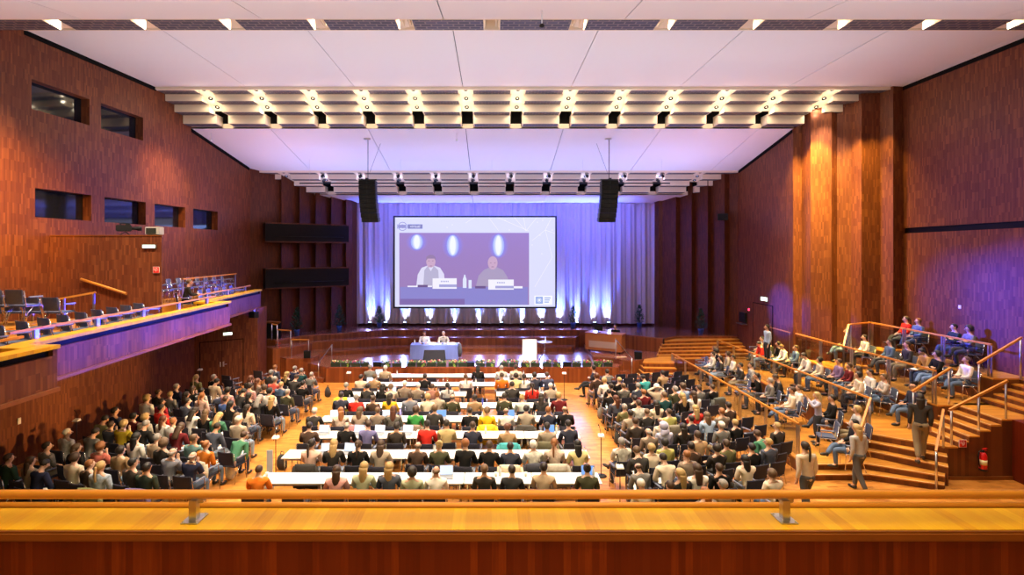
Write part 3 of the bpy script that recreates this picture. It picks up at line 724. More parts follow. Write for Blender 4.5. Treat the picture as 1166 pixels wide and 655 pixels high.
q = mb(E('white box', 252,252,255))
for a_ in range(4):
    c, s_ = math.cos(a_*PI/4), math.sin(a_*PI/4)
    poly(q, [(614.1+3*c-.3*s_, 342+3*s_+.3*c), (614.1-3*c-.3*s_, 342-3*s_+.3*c), (614.1-3*c+.3*s_, 342-3*s_-.3*c), (614.1+3*c+.3*s_, 342+3*s_-.3*c)], 4)
q.build('logo_star', t)
for i, fx in enumerate((.07,.27,.5,.73,.93)):
    x = x0+(x1-x0)*fx
    mb(M_BLACK).tube([(x,YS+.04,zt), (x,YS+.04,8.98)], .008, 6).build('hanging_wire', t)
# ------------------------------------------------------------------ curtain floor lights
FL = [420,438,460,487.6,517,545.4,571,594.6,617.5,639,658,678,694]
for i, u in enumerate(FL):
    p = at(u, 369, 30.35)
    t = thing('floor_uplight', 'small black stage uplight at the foot of the curtain, %s from the door side' % ordn(i), 'stage light', (p.x,30.58,Z3), 0, 'curtain uplights')
    mb(M_BLACK).box(-.11, .11, -.09, .09, .08, .26).build('housing', t, bevel=.02)
    mb(M_BLACK).tube([(-.13,0,.02), (-.13,0,.17)], .015, 6).tube([(.13,0,.02), (.13,0,.17)], .015, 6).box(-.13, .13, -.05, .05, 0, .03).build('yoke', t)
    mb(emis('led lens', (.35,.5,1), 14)).lathe([(.08,.26), (.08,.27)], 12).build('lens', t)
# ------------------------------------------------------------------ conifers in blue pots
M_CON = [mat('conifer green %d' % i, c, .8) for i, c in enumerate(((.015,.075,.045), (.025,.11,.055)))]
def conifer(u, y, z, h, label):
    x = (u-560)*y/F
    t = thing('potted_conifer', label, 'potted tree', (x,y,z), R.random()*6, 'conifers in blue pots')
    mb(mat('blue pot', (.03,.10,.42), .35)).lathe([(.11,0), (.15,.26), (.16,.28), (.14,.28), (.13,.25)], 16).build('pot', t)
    mb(mat('soil', (.03,.02,.012), .9)).lathe([(.132,.24), (.132,.25)], 12).build('soil', t)
    mb(mat('bark', (.06,.035,.02), .9)).tube([(0,0,.24), (0,0,h*.6)], .022, 6).build('stem', t)
    f = MB(); rr = random.Random(int(u))
    for k in range(300):
        zf = rr.random()**1.15; zz = .3+zf*(h-.32); rad = .37*(1-zf)**.75*(.55 if zf < .04 else 1)*(h/1.35)+.015
        a = rr.random()*2*PI; r0 = rad*(.35+.65*rr.random())
        c = Vector((r0*math.cos(a), r0*math.sin(a), zz)); dr = Vector((math.cos(a), math.sin(a), .9)).normalized()*(.10+.05*rr.random())
        sd = Vector((-math.sin(a), math.cos(a), 0))*.035
        f.use(M_CON[rr.random() > .5]); f.face([c-sd, c+dr*.4+sd*.2, c+sd]); f.face([c-sd*.9, c+sd*.9, c+dr])
    o = f.build('foliage', t)
    return t
for u, y, z, h, l in ((338,27.4,Z3,1.45,'small conifer in a blue pot on the door-side wing, farther from the curtain'), (386.5,28.9,Z3,1.45,'small conifer in a blue pot near the door-side end of the curtain'),
                      (432,30.2,Z3,1.25,'small conifer in a blue pot beside the door-side edge of the screen'), (652.5,30.2,Z3,1.27,'small conifer in a blue pot just past the terrace-side edge of the screen'),
                      (728,30.2,Z3,1.30,'small conifer in a blue pot at the terrace-side end of the curtain'), (798,27.75,Z3,1.35,'small conifer in a blue pot before the saw-tooth wall above the stage stair')):
    conifer(u, y, z, h, l)
# ------------------------------------------------------------------ speakers' table, lectern, standing table
t = thing('panel_table', 'long table under a blue cloth on the stage where two speakers sit', 'table', (-2.87,26.0,ZS))
M_CLOTH = mat('blue tablecloth', (.17,.23,.62), .85)
c = mb(M_CLOTH); 
N = 60; top = []; bot = []
per = []
hw, hd = 1.17, .35
for k in range(N):
    s_ = k/N*4
    i = int(s_); f = s_-i
    P = [(-hw,-hd), (hw,-hd), (hw,hd), (-hw,hd)]
    a, b = P[i], P[(i+1)%4]; per.append((a[0]+(b[0]-a[0])*f, a[1]+(b[1]-a[1])*f))
tv = [c.bm.verts.new((x,y,.745)) for x, y in per]
bv = [c.bm.verts.new((x*(1+.012+.012*math.sin(k*2.1)), y*(1+.05+.045*math.sin(k*2.1)), .03)) for k, (x, y) in enumerate(per)]
c.bm.faces.new(tv)
for k in range(N): c.bm.faces.new((bv[k], bv[(k+1)%N], tv[(k+1)%N], tv[k]))
c.build('tablecloth', t)
for sx in (-1, 1):
    for sy in (-1, 1): mb(M_CHROME).tube([(sx*1.05,sy*.27,0), (sx*1.05,sy*.27,.72)], .018, 8).build('leg', t)
mb(M_WHITE).box(-1.15, 1.15, -.33, .33, .71, .74).build('table_top', t)
def name_card(x, y, z, w, label):
    t = thing('name_card', label, 'name card', (x,y,z)); t['group'] = 'name cards on the blue table'
    mb(M_PAPER).hexa([(-w/2,-.05,0), (w/2,-.05,0), (w/2,.05,0), (-w/2,.05,0), (-w/2,-.004,.11), (w/2,-.004,.11), (w/2,.004,.11), (-w/2,.004,.11)]).build('folded_card', t)
    k = mb(mat('card print', (.2,.25,.5), .7)); k.hexa([(-w*.2,-.0385,.03), (w*.45,-.0385,.03), (w*.45,-.037,.03), (-w*.2,-.037,.03), (-w*.2,-.030,.055), (w*.45,-.030,.055), (w*.45,-.028,.055), (-w*.2,-.028,.055)]); k.build('print_stripe', t)
name_card(-2.95, 25.78, ZS+.747, .36, 'white folded name card on the blue table before the speaker nearer the door side')
name_card(-2.02, 25.78, ZS+.747, .36, 'white folded name card on the blue table before the speaker nearer the lectern')
def table_mic(x, y, z, label, grp=None):
    t = thing('microphone', label, 'microphone', (x,y,z)); 
    if grp: t['group'] = grp
    mb(M_BLACK).box(-.06, .06, -.05, .05, 0, .03).build('base', t, bevel=.01)
    mb(M_BLACK).tube([(0,.02,.03), (0,.03,.2), (0,.09,.32)], .006, 6).ball((0,.10,.335), .018).build('gooseneck', t)
table_mic(-3.45, 25.85, ZS+.747, 'black table microphone before the speaker nearer the door side', 'microphones on the blue table')
table_mic(-2.45, 25.85, ZS+.747, 'black table microphone before the speaker nearer the lectern', 'microphones on the blue table')
def bottle(x, y, z, label, rgb=(.75,.85,.9), grp=None, h=.24):
    t = thing('water_bottle', label, 'bottle', (x,y,z)); 
    if grp: t['group'] = grp
    mb(mat('bottle %s' % str(rgb), rgb, .15)).lathe([(.030,0), (.033,.01), (.033,h*.62), (.013,h*.82), (.013,h*.90)], 12).build('body', t)
    mb(mat('bottle cap', (.1,.25,.6), .5)).lathe([(.015,h*.90), (.015,h)], 10).build('cap', t)
bottle(-3.85, 25.9, ZS+.747, 'clear water bottle at the door-side end of the blue table')
t = thing('stage_display', 'wide dark display panel leaning on the stage floor before the blue table', 'display', (-2.78,25.05,ZS), 0)
dm = mb(M_BLACK); dm.hexa([(-.56,-.05,.06), (.56,-.05,.06), (.56,.0,.06), (-.56,.0,.06), (-.5,.12,.58), (.5,.12,.58), (.5,.18,.58), (-.5,.18,.58)]); dm.build('panel', t)
dm = mb(mat('display glass', (.03,.03,.04), .15)); dm.hexa([(-.52,-.048,.09), (.52,-.048,.09), (.52,-.03,.09), (-.52,-.03,.09), (-.47,.104,.55), (.47,.104,.55), (.47,.12,.55), (-.47,.12,.55)]); dm.build('screen', t)
for sx in (-.5, .5): mb(M_BLACK).box(sx-.04, sx+.04, -.12, .28, 0, .05).build('foot', t)
t = thing('jacket', 'grey jacket hanging at the lectern-side end of the blue table', 'jacket', (-1.6,26.0,ZS), .2)
j = mb(mat('grey coat cloth', (.10,.10,.11), .9)); j.lathe([(.10,.12), (.17,.3), (.15,.55), (.09,.72), (.05,.76)], 10, sx=.7); j.build('cloth', t)
mb(M_CHROME).tube([(0,.25,0), (0,.25,.8)], .015, 6).tube([(-.2,.2,0), (.2,.3,0)], .015, 6).build('hook_stand', t)
t = thing('lectern', 'white glowing lectern with slim front panel on the stage', 'lectern', (1.83,25.1,ZS))
mb(mat('lectern white', (.92,.91,.88), .35)).box(-.35, .35, -.02, .02, .03, 1.10).build('front_panel', t, bevel=.008)
mb(M_WHITE).hexa([(-.35,-.02,1.10), (.35,-.02,1.10), (.35,.45,1.0), (-.35,.45,1.0), (-.35,-.02,1.13), (.35,-.02,1.13), (.35,.45,1.03), (-.35,.45,1.03)]).build('reading_board', t)
mb(M_WHITE).box(-.30, -.26, .02, .4, .03, 1.03).box(.26, .30, .02, .4, .03, 1.03).build('side_panels', t)
mb(M_WHITE).box(-.4, .4, -.08, .5, 0, .03).build('foot_plate', t)
mb(M_BLACK).tube([(.2,.1,1.1), (.22,.12,1.3), (.1,.3,1.45)], .007, 6).ball((.08,.32,1.46), .02).build('gooseneck_microphone', t)
t = thing('standing_table', 'round high table with folding chrome legs beside the lectern', 'table', (2.62,25.7,ZS))
mb(mat('glossy table top', (.55,.58,.66), .12)).lathe([(.36,.87), (.38,.88), (.38,.90), (.36,.905)], 28).build('table_top', t)
for k in range(3):
    a = k*2*PI/3+.4
    mb(M_CHROME).tube([(.05*math.cos(a),.05*math.sin(a),.86), (-.03*math.cos(a),-.03*math.sin(a),.45), (.30*math.cos(a),.30*math.sin(a),0)], .014, 8).build('leg', t)
mb(M_CHROME).lathe([(.05,.40), (.05,.44)], 12).build('leg_hub', t)
bottle(2.66, 25.7, ZS+.905, 'clear water bottle on the round high table', (.8,.9,.95))
# wooden operator's desk on the wing platform
t = thing('operator_desk', 'light wooden control desk on the wing platform, person in black behind it', 'desk', (5.95,26.75,ZM), -.52)
mb(W_DESK).box(-1.05, .85, -.35, -.31, .08, .92).build('front_panel', t)
mb(W_DESK).box(.81, .85, -.31, .42, .08, .92).build('end_panel', t); mb(W_DESK).box(-1.05, -1.01, -.31, .42, .08, .92).build('end_panel', t)
mb(W_DESK).box(-1.08, .88, -.36, .42, .92, .96).build('desk_top', t)
mb(mat('desk inset', (.42,.30,.24), .4)).box(-.85, .62, -.362, -.35, .22, .55).build('front_inset', t)
for x in (-.9, .7): mb(M_BLACK).lathe([(.05,0), (.05,.08)], 10, (x,-.2,0)).build('castor', t)
t = thing('flat_monitor', 'small dark flat monitor on the wooden control desk', 'monitor', (5.55,26.95,ZM+.96), -.5)
mb(M_BLACK).box(-.22, .22, -.02, .02, .08, .38).build('panel', t, bevel=.006); mb(M_BLACK).box(-.1, .1, -.08, .08, 0, .02).tube([(0,0,0),(0,0,.12)], .02, 6).build('stand', t)
def stage_speaker(x, y, z, w, h, d, rz, label, tilt=0):
    t = thing('stage_monitor', label, 'loudspeaker', (x,y,z), rz)
    b = mb(M_BLACK); b.hexa([(-w/2,-d/2,0), (w/2,-d/2,0), (w/2,d/2,0), (-w/2,d/2,0), (-w/2,-d/2+tilt,h), (w/2,-d/2+tilt,h), (w/2,d/2,h), (-w/2,d/2,h)]); b.build('cabinet', t, bevel=.012)
    g = mb(mat('speaker mesh', (.010,.010,.011), .8, spec=.1)); e = -d/2-.006
    g.hexa([(-w*.43,e,h*.08), (w*.43,e,h*.08), (w*.43,e+.02,h*.08), (-w*.43,e+.02,h*.08), (-w*.43,e+tilt*.9,h*.92), (w*.43,e+tilt*.9,h*.92), (w*.43,e+tilt*.9+.02,h*.92), (-w*.43,e+tilt*.9+.02,h*.92)])
    g.build('front_mesh', t)
stage_speaker(7.05, 24.95, ZM, .36, .34, .34, -.3, 'black cube loudspeaker on the corner of the wing platform', 0)
stage_speaker(-8.95, 25.12, ZM, .32, .34, .30, .3, 'dark cube loudspeaker on the door-side wing platform')
for u, l in ((429.8,'third gap from the door-side end'), (535.5,'gap near the middle'), (645.5,'gap nearest the desk')):
    p = at(u, 419, 24.28)
    stage_speaker(p.x, 24.3, ZS, .40, .20, .22, 0, 'flat black stage monitor between flower boxes, '+l, .03)
stage_speaker(.92, 24.95, ZS, .36, .18, .26, .45, 'tilted grey wedge loudspeaker behind the flower boxes, near the lectern', .14)
t = thing('stage_camera', 'small black camera on a short foot behind the flower boxes in mid stage', 'camera', (at(548.5,413,24.5).x,24.5,ZS))
mb(M_BLACK).lathe([(.10,0), (.10,.03), (.06,.06), (.05,.10)], 12).build('foot', t); mb(M_BLACK).ball((0,0,.2), (.075,.08,.085), 10).build('head', t); mb(M_BLACK).tube([(0,-.05,.2),(0,-.11,.2)], .035, 10).build('lens', t)
t = thing('paper_mat', 'pale flat sheet lying on the wing platform floor', 'sheet', (6.3,25.3,ZM), .2)
mb(mat('pale board', (.6,.42,.2), .6)).box(-.28, .28, -.12, .12, 0, .012).build('sheet', t)
# ------------------------------------------------------------------ flower boxes on the stage edge
FB = [(388.5,9.5), (407,10.5), (441.5,9), (453.5,6), (471.5,9), (491.5,10.5), (510.5,9.5), (527,9), (550,9.5), (560,6), (575.5,10), (603,10.5), (623,9.5), (632,6), (655.5,9), (669,8.5), (686,9), (697,7)]
FB = [(388.5,20.5), (411.5,22), (446.5,22), (470.7,22), (495,22.5), (521.5,22), (552.5,21), (577,21), (603,21.5), (628,21.5), (658,11), (667.5,8), (681,12), (695,12)]
FB = [(382.5,11.5), (394.5,11), (405.5,11), (416,10), (440,11), (452,11), (468.5,11), (480,11), (491.5,11), (503,11), (516,11), (527,11), (547,11), (558.5,11), (573.5,11), (585,11), (598,11), (609.5,11), (622.5,11), (634,10.5), (656.5,11), (668,10.5), (680.5,11), (692,11)]
PET = [('white petals',(.85,.82,.78)), ('pink petals',(.75,.10,.25)), ('peach petals',(.85,.42,.25)), ('magenta petals',(.55,.03,.20)), ('cream petals',(.85,.72,.45)), ('rose petals',(.80,.35,.40))]
M_LEAF = [mat('leaf green', (.06,.20,.03), .6), mat('lime leaf', (.22,.36,.05), .6)]
M_FBOX = mat('green planter', (.015,.045,.035), .5)
for i, (u, w) in enumerate(FB):
    y = 24.24; x = (u-560)*y/F; hw = w*y/F/2*.90
    cols = R.sample(PET, 3)
    t = thing('flower_box', 'dark green flower box with %s, %s and %s, %s along the stage edge from the door side' % (*[c[0].split()[0] for c in cols[:2]], 'foliage', ordn(i)), 'flower box', (x,y,ZS), 0, 'flower boxes along the stage edge')
    t['label'] = 'dark planter of %s and %s flowers on stage edge, %s box from the door side' % (cols[0][0].split()[0], cols[1][0].split()[0], ordn(i))
    mb(M_FBOX).hexa([(-hw,-.08,0), (hw,-.08,0), (hw,.08,0), (-hw,.08,0), (-hw-.01,-.10,.17), (hw+.01,-.10,.17), (hw+.01,.10,.17), (-hw-.01,.10,.17)]).build('planter', t)
    lf = MB(); rr = random.Random(i)
    for k in range(110):
        lf.use(M_LEAF[rr.random() > .7])
        c = Vector((rr.uniform(-hw,hw), rr.uniform(-.1,.1), .12+rr.random()*.13)); a = rr.random()*6.28
        dv = Vector((math.cos(a)*.05, math.sin(a)*.05, .04)); sd = Vector((-math.sin(a)*.022, math.cos(a)*.022, .01))
        lf.face([c, c+dv*.5+sd, c+dv, c+dv*.5-sd])
    if i % 3 == 1:
        for k in range(26):    # trailing sprig over the stage front
            lf.use(M_LEAF[1]); c = Vector((rr.uniform(-.06,.06)+hw*.4, -.11-rr.random()*.03, .15-k*.016)); sd = Vector((.03,0,.008)); dv = Vector((0,-.01,-.05))
            lf.face([c-sd, c+dv, c+sd, c-dv*.3])
    lf.build('leaves', t)
    for cname, c3 in cols:
        bl = mb(mat(cname, c3, .7))
        for k in range(3):
            c = Vector((rr.uniform(-hw*.9,hw*.9), rr.uniform(-.09,.05), .19+rr.random()*.11))
            for q in range(5):
                a = q*1.257+rr.random(); bl.ball(c+Vector((math.cos(a)*.018, -.01, math.sin(a)*.018)), (.019,.012,.019), 6)
        bl.build('blossoms', t)
# ------------------------------------------------------------------ hanging line arrays
for sgn, u, l in ((1,419,'door side'), (-1,693.5,'terrace side')):
    y = 23.2; x = (u-560)*y/F
    zt_ = HC-(206-288)*y/F
    t = thing('line_array', 'curved black hanging column of loudspeakers on the %s of the screen' % l, 'loudspeaker', (x,y,zt_))
    mb(M_BLACK).box(-.40, .40, -.06, .06, .02, .07).box(-.05, .05, -.3, .3, .05, .09).build('flying_frame', t)
    zc = 11.36-.206*(y-22.2)-zt_
    mb(M_BLACK).tube([(0,0,.07), (0,0,zc-.03)], .016, 6).build('chain', t)
    mb(M_BLACK).tube([(sgn*.05,0,.3), (sgn*.5,.3,zc-.15)], .006, 5).build('cable', t)
    mb(M_STEEL).box(-.18, .10, -.06, .06, zc-.05, zc-.01).build('hoist_plate', t)
    px, pz, ang = 0.0, 0.0, 0.0
    yy = .0
    for k in range(9):
        ang = .012*k*k*.35
        h = .205
        c = Vector((sgn*px, yy, pz-h/2))
        w_ = .375
        b = MB().use(M_BLACK); b.obox((0,0,0), (w_*2, .42, h-.012)); o = b.build('speaker_module', t, bevel=.012)
        o.location = c; o.rotation_euler = (ang*.5, 0, 0)
        g = mb(mat('speaker mesh', (.010,.010,.011), .8, spec=.1)); g.box(-w_+.03, -.03, -.225, -.21, -.08, .08).box(.03, w_-.03, -.225, -.21, -.08, .08); g.build('mesh_grille', o)
        if k < 8: mb(mat('steel grey', (.03,.03,.032), .6)).box(-w_-.01, w_+.01, -.15, .15, -h/2-.008, -h/2+.004).build('seam_plate', o)
        pz -= h; yy += math.sin(ang*.5)*h; px += .012*k*.35
# thin lighting pipe with lamps before the stage-end bank
y = 25.6; z = HC-(208.8-288)*y/F
t = thing('lighting_pipe', 'thin dark pipe slung below the ceiling before the stage', 'pipe', (0,y,z))
mb(M_BLACK).tube([(-9.5,0,0), (8.8,0,0)], .03, 8).build('pipe', t)
for x in (-9.0, -4.5, 0, 4.5, 8.4): mb(M_STEEL).tube([(x,0,0), (x,0,10.65-z)], .004, 5).build('hanging_wire', t)
for i, c in enumerate(CXC):
    if abs(c) > 9: continue
    for j in range(2):
        f = (.2,.62)[j]; yy, zz = 27.2+1.15*f, 10.36-.44*f-.16
        t = thing('stage_spotlight', 'small dark spotlight under the stage-end bank, %s one in the %s channel' % (('upper' if j == 0 else 'lower'), ordn(i)), 'spotlight', (c+.04*(-1)**j,yy,zz), 0, 'spotlights under the stage-end bank')
        mb(M_BLACK).tube([(0,.08,.05), (0,-.10,-.05)], .075, 12).build('barrel', t); mb(M_BLACK).tube([(-.09,0,0), (-.09,0,.14)], .01, 5).tube([(.09,0,0), (.09,0,.14)], .01, 5).box(-.09,.09,-.01,.01,.13,.15).build('yoke', t)
# ------------------------------------------------------------------ seating terraces on the far side
TZ = [.33, .87, 1.60, 2.33]                 # terrace levels
TX = [8.45, 10.80, 12.98, 14.80]            # their hall-side edges
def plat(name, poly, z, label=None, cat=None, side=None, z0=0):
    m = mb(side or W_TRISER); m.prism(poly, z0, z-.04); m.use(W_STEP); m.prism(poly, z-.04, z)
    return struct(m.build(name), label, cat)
plat('floor_terrace_low', [(8.45,14.25), (10.2,14.3), (11.0,13.75), (11.2,24.9), (8.45,24.9)], TZ[0], 'lowest seating terrace', 'terrace')
plat('floor_terrace_second', [(10.80,14.85), (12.16,13.8), (12.42,13.8), (12.42,15.3), (13.2,15.3), (13.2,25.2), (10.80,25.2)], TZ[1], 'second seating terrace', 'terrace')
plat('floor_terrace_third', [(12.98,15.1), (16.0,15.1), (16.0,20.3), (13.05,22.4), (12.98,22.4)], TZ[2], 'third seating terrace', 'terrace')
plat('floor_terrace_top', [(14.80,15.3), (16.0,15.3), (16.0,20.2), (14.80,21.0)], TZ[3], 'top seating terrace', 'terrace')
# stairs: wide flight from the floor, diagonal nosings
ST = [(.69, [(10.62,14.75), (11.96,13.6)]), (.51, [(10.40,14.62), (11.8,13.39)]), (.326, [(8.47,14.0), (10.15,14.05), (11.6,13.26)]), (.165, [(8.49,13.72), (10.0,13.76), (11.46,13.12)])]
for i, (z, ln) in enumerate(ST):
    poly_ = ln + ([(12.14,13.83), (10.85,14.9)] if len(ln) == 2 else [(12.1-.02*i,13.77), (11.2-.02*i,14.85-.02*i), (8.47+.02*(i-2),14.85-.02*i)])
    plat('floor_terrace_stair', poly_, z)
    for a, b in zip(ln, ln[1:]):            # pale anti-slip nosing
        o = struct(mb(mat('pale nosing', (.75,.55,.28), .4)).beam((*a, z-.004), (*b, z-.004), .02, .012).build('trim_nosing'))
o = struct(mb(mat('pale nosing', (.75,.55,.28), .4)).beam((10.84,14.83,TZ[1]-.004), (12.14,13.83,TZ[1]-.004), .02, .012).build('trim_nosing'))
for k in range(5):                          # flight to the third terrace
    x = 12.42+.29*k; z = TZ[1]+.146*(k+1)
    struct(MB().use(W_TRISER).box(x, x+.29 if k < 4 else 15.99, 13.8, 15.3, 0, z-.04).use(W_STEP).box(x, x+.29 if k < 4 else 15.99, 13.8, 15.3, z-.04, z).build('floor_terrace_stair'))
    struct(mb(mat('pale nosing', (.75,.55,.28), .4)).box(x-.004, x+.014, 13.8, 15.1, z-.014, z+.002).build('trim_nosing'))
for k in range(5):                          # flight to the top terrace
    x = 14.55+.26*k; z = TZ[2]+.146*(k+1)
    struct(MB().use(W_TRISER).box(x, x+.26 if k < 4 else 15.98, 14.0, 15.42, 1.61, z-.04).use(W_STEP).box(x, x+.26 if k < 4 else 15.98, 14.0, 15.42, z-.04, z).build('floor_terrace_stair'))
struct(mb(W_BOARD).box(13.85, 16.2, YB, 13.79, 0, TZ[2]).build('wall_terrace_rear'), 'dark board wall below the terrace stair', 'wall')
struct(mb(W_EDGE).box(12.16, 13.85, 13.76, 13.80, 0, .09).build('baseboard_terrace'), 'dark skirting below the terrace stair', 'baseboard')
extinguisher((12.95, 13.66, .30), 'red fire extinguisher hanging on the dark wall below the terrace stair', 0, 1.0)
hose_sign((12.52, 13.78, .88+.09), .20, 0, 'red fire extinguisher sign at the foot of the terrace stair wall')
# glass balustrades
def balustrade(pts_, h, z, label, sp_=1.7, glass=True, posts_at=None):
    t = thing('glass_balustrade', label, 'balustrade', (0,0,0), 0, 'balustrades of the terraces')
    for a, b in zip(pts_, pts_[1:]):
        A_, B_ = Vector(a), Vector(b)
        mb(W_RAIL).beam(A_, B_, .055, .05).build('rail', t)
        L = (B_-A_).length; n = max(1, round(L/sp_))
        for j in range(n+1):
            p = A_.lerp(B_, (.04+j*(L-.08)/n)/L); zb = p.z-h
            for dd in (-.05, .05):
                q = p+(B_-A_).normalized()*dd
                mb(M_STEEL).box(q.x-.018, q.x+.018, q.y-.018, q.y+.018, zb, p.z-.03).build('post', t)
            if glass and j < n:
                p2 = A_.lerp(B_, (.04+(j+1)*(L-.08)/n)/L)
                d = (p2-p).normalized()
                a3, b3 = p+d*.10, p2-d*.10; s_ = Vector((-d.y, d.x, 0)).normalized()*.005
                mb(M_GLASS).hexa([a3-s_-Vector((0,0,h-.06)), b3-s_-Vector((0,0,h-.06)), b3+s_-Vector((0,0,h-.06)), a3+s_-Vector((0,0,h-.06)), a3-s_-Vector((0,0,.14)), b3-s_-Vector((0,0,.14)), b3+s_-Vector((0,0,.14)), a3+s_-Vector((0,0,.14))]).build('glass_panel', t)
    return t
balustrade([(8.53,24.55,TZ[0]+.95), (8.53,14.4,TZ[0]+.95)], .95, 0, 'wood-topped glass balustrade along the edge of the lowest terrace')
balustrade([(10.88,25.0,TZ[1]+.98), (10.88,14.95,TZ[1]+.98)], .98, 0, 'wood-topped glass balustrade along the edge of the second terrace')
balustrade([(13.02,22.3,TZ[2]+.98), (13.02,15.2,TZ[2]+.98)], .98, 0, 'wood-topped glass balustrade along the edge of the third terrace')
balustrade([(13.3,19.6,TZ[2]+.90), (13.95,20.25,TZ[3]+.9), (14.85,20.3,TZ[3]+.98), (14.85,15.4,TZ[3]+.98)], .95, 0, 'wood-topped glass balustrade bending round the top terrace')
balustrade([(12.94,24.1,TZ[2]+.98), (12.94,22.4,TZ[2]+.98)], .98, 0, 'short glass balustrade beside the exit door above the terraces')
def stair_rail(a, b, za, zb, label, n=2):
    t = thing('stair_handrail', label, 'handrail', (0,0,0), 0, 'handrails of the terrace stairs')
    A_, B_ = Vector(a), Vector(b)
    mb(W_RAIL).beam(A_, B_, .055, .055).build('rail', t)
    for j in range(n):
        f = .03+.94*j/max(1, n-1); p = A_.lerp(B_, f); z0 = za+(zb-za)*f
        mb(M_STEEL).tube([(p.x,p.y,z0), (p.x,p.y,p.z-.02)], .026, 8).build('post', t)
stair_rail((9.60,13.72,.88), (10.86,14.85,1.88), .0, .87, 'sloping wooden handrail between the lowest and second terrace stair')
stair_rail((11.25,13.12,1.02), (12.05,13.82,1.86), .0, .87, 'steep wooden handrail above the extinguisher wall')
stair_rail((12.25,13.86,1.84), (13.80,13.86,2.62), .87, 1.6, 'long wooden handrail climbing to the third terrace along the open stair side', 3)
stair_rail((12.30,15.16,1.98), (13.40,15.16,2.66), .87, 1.5, 'wooden handrail on the inner side of the stair to the third terrace')
stair_rail((14.30,15.25,2.78), (15.6,15.25,3.55), 1.6, 2.33, 'wooden handrail of the short flight to the top terrace')
# exit door and sign on the far terrace-side wall
t = struct(thing('door_2', 'wooden exit door beyond the terraces', 'door', (0,0,0)))
y0, y1 = 23.85, 25.6
f = mb(M_VOID); f.box(12.905, 12.935, y0-.03, y0, TZ[2], 3.6).box(12.905, 12.935, y1, y1+.03, TZ[2], 3.6).box(12.905, 12.935, y0-.03, y1+.03, 3.57, 3.6); f.build('door_joint', t)
mb(W_WALL).box(12.915, 12.935, y0, y1, TZ[2], 3.57).build('door_leaf', t)
mb(M_STEEL).box(12.88, 12.92, y0+.15, y0+.2, 2.55, 2.75).build('door_handle', t)
exit_sign((12.90, 24.55, 3.85), .55, .16, PI/2*-1, 'green lit exit sign above the far exit door', (.55,1,.6), 3.0)
t = thing('wall_terminal', 'small dark control panel with shelf beside the far exit door', 'panel', (12.90, 26.5, 2.4))
mb(M_BLACK).box(-.10, 0, -.3, .3, .1, .6).build('box', t); mb(M_STEEL).box(-.25, 0, -.35, .35, 0, .03).build('shelf', t)
t = thing('round_light', 'small red glowing call lamp beside the far exit door', 'lamp', (12.88, 25.95, 3.2))
mb(emis('red lamp', (1,.03,.08), 5)).ball((0,0,0), .055).build('lens', t); mb(M_STEEL).box(0, .05, -.07, .07, -.07, .07).build('base', t)
t = thing('wall_loudspeaker', 'dark box loudspeaker high on the saw-tooth wall beside the stage', 'loudspeaker', (*at(823,247,27.3).xy, at(823,247,27.3).z), -.4)
mb(M_BLACK).box(-.25, .25, -.05, .25, -.17, .17).build('cabinet', t, bevel=.01); mb(mat('speaker mesh', (.010,.010,.011), .8, spec=.1)).box(-.22, .22, -.06, -.05, -.14, .14).build('front_mesh', t)
t = thing('wall_sensor', 'small white box sensor on the terrace-side wall above the top terrace', 'sensor', (15.88, 17.6, 4.2))
mb(M_WHITE).box(0, .03, -.05, .05, -.06, .06).build('case', t, bevel=.01); mb(M_PAPER).box(-.006, 0, -.03, .03, -.03, .03).build('lens', t)
# ------------------------------------------------------------------ body building
def skin_mesh(name, V, E, sub=1, flat=None, post=None):
    me = bpy.data.meshes.new(name+'_cage'); me.from_pydata([v[0] for v in V], E, [])
    o = bpy.data.objects.new(name+'_cage', me); COL.objects.link(o)
    md = o.modifiers.new('Skin', 'SKIN')
    md.use_smooth_shade = True
    lay = me.skin_vertices[0].data
    for i, v in enumerate(V):
        r = v[1]; lay[i].radius = (r, r) if not isinstance(r, tuple) else r
        lay[i].use_root = (i == 0)
    if sub:
        s = o.modifiers.new('Sub', 'SUBSURF'); s.levels = sub; s.render_levels = sub
    dg = bpy.context.evaluated_depsgraph_get(); dg.update()
    ev = o.evaluated_get(dg)
    out = bpy.data.meshes.new_from_object(ev); out.name = name
    bpy.data.objects.remove(o); bpy.data.meshes.remove(me)
    for v in out.vertices:
        if post: v.co = post(v.co)
    for p in out.polygons: p.use_smooth = True
    out.materials.clear()
    return out
def flatten(co):
    x, y, z = co
    return co
HEADC = Vector((0, .035, 1.235))
class Pose:
    pass
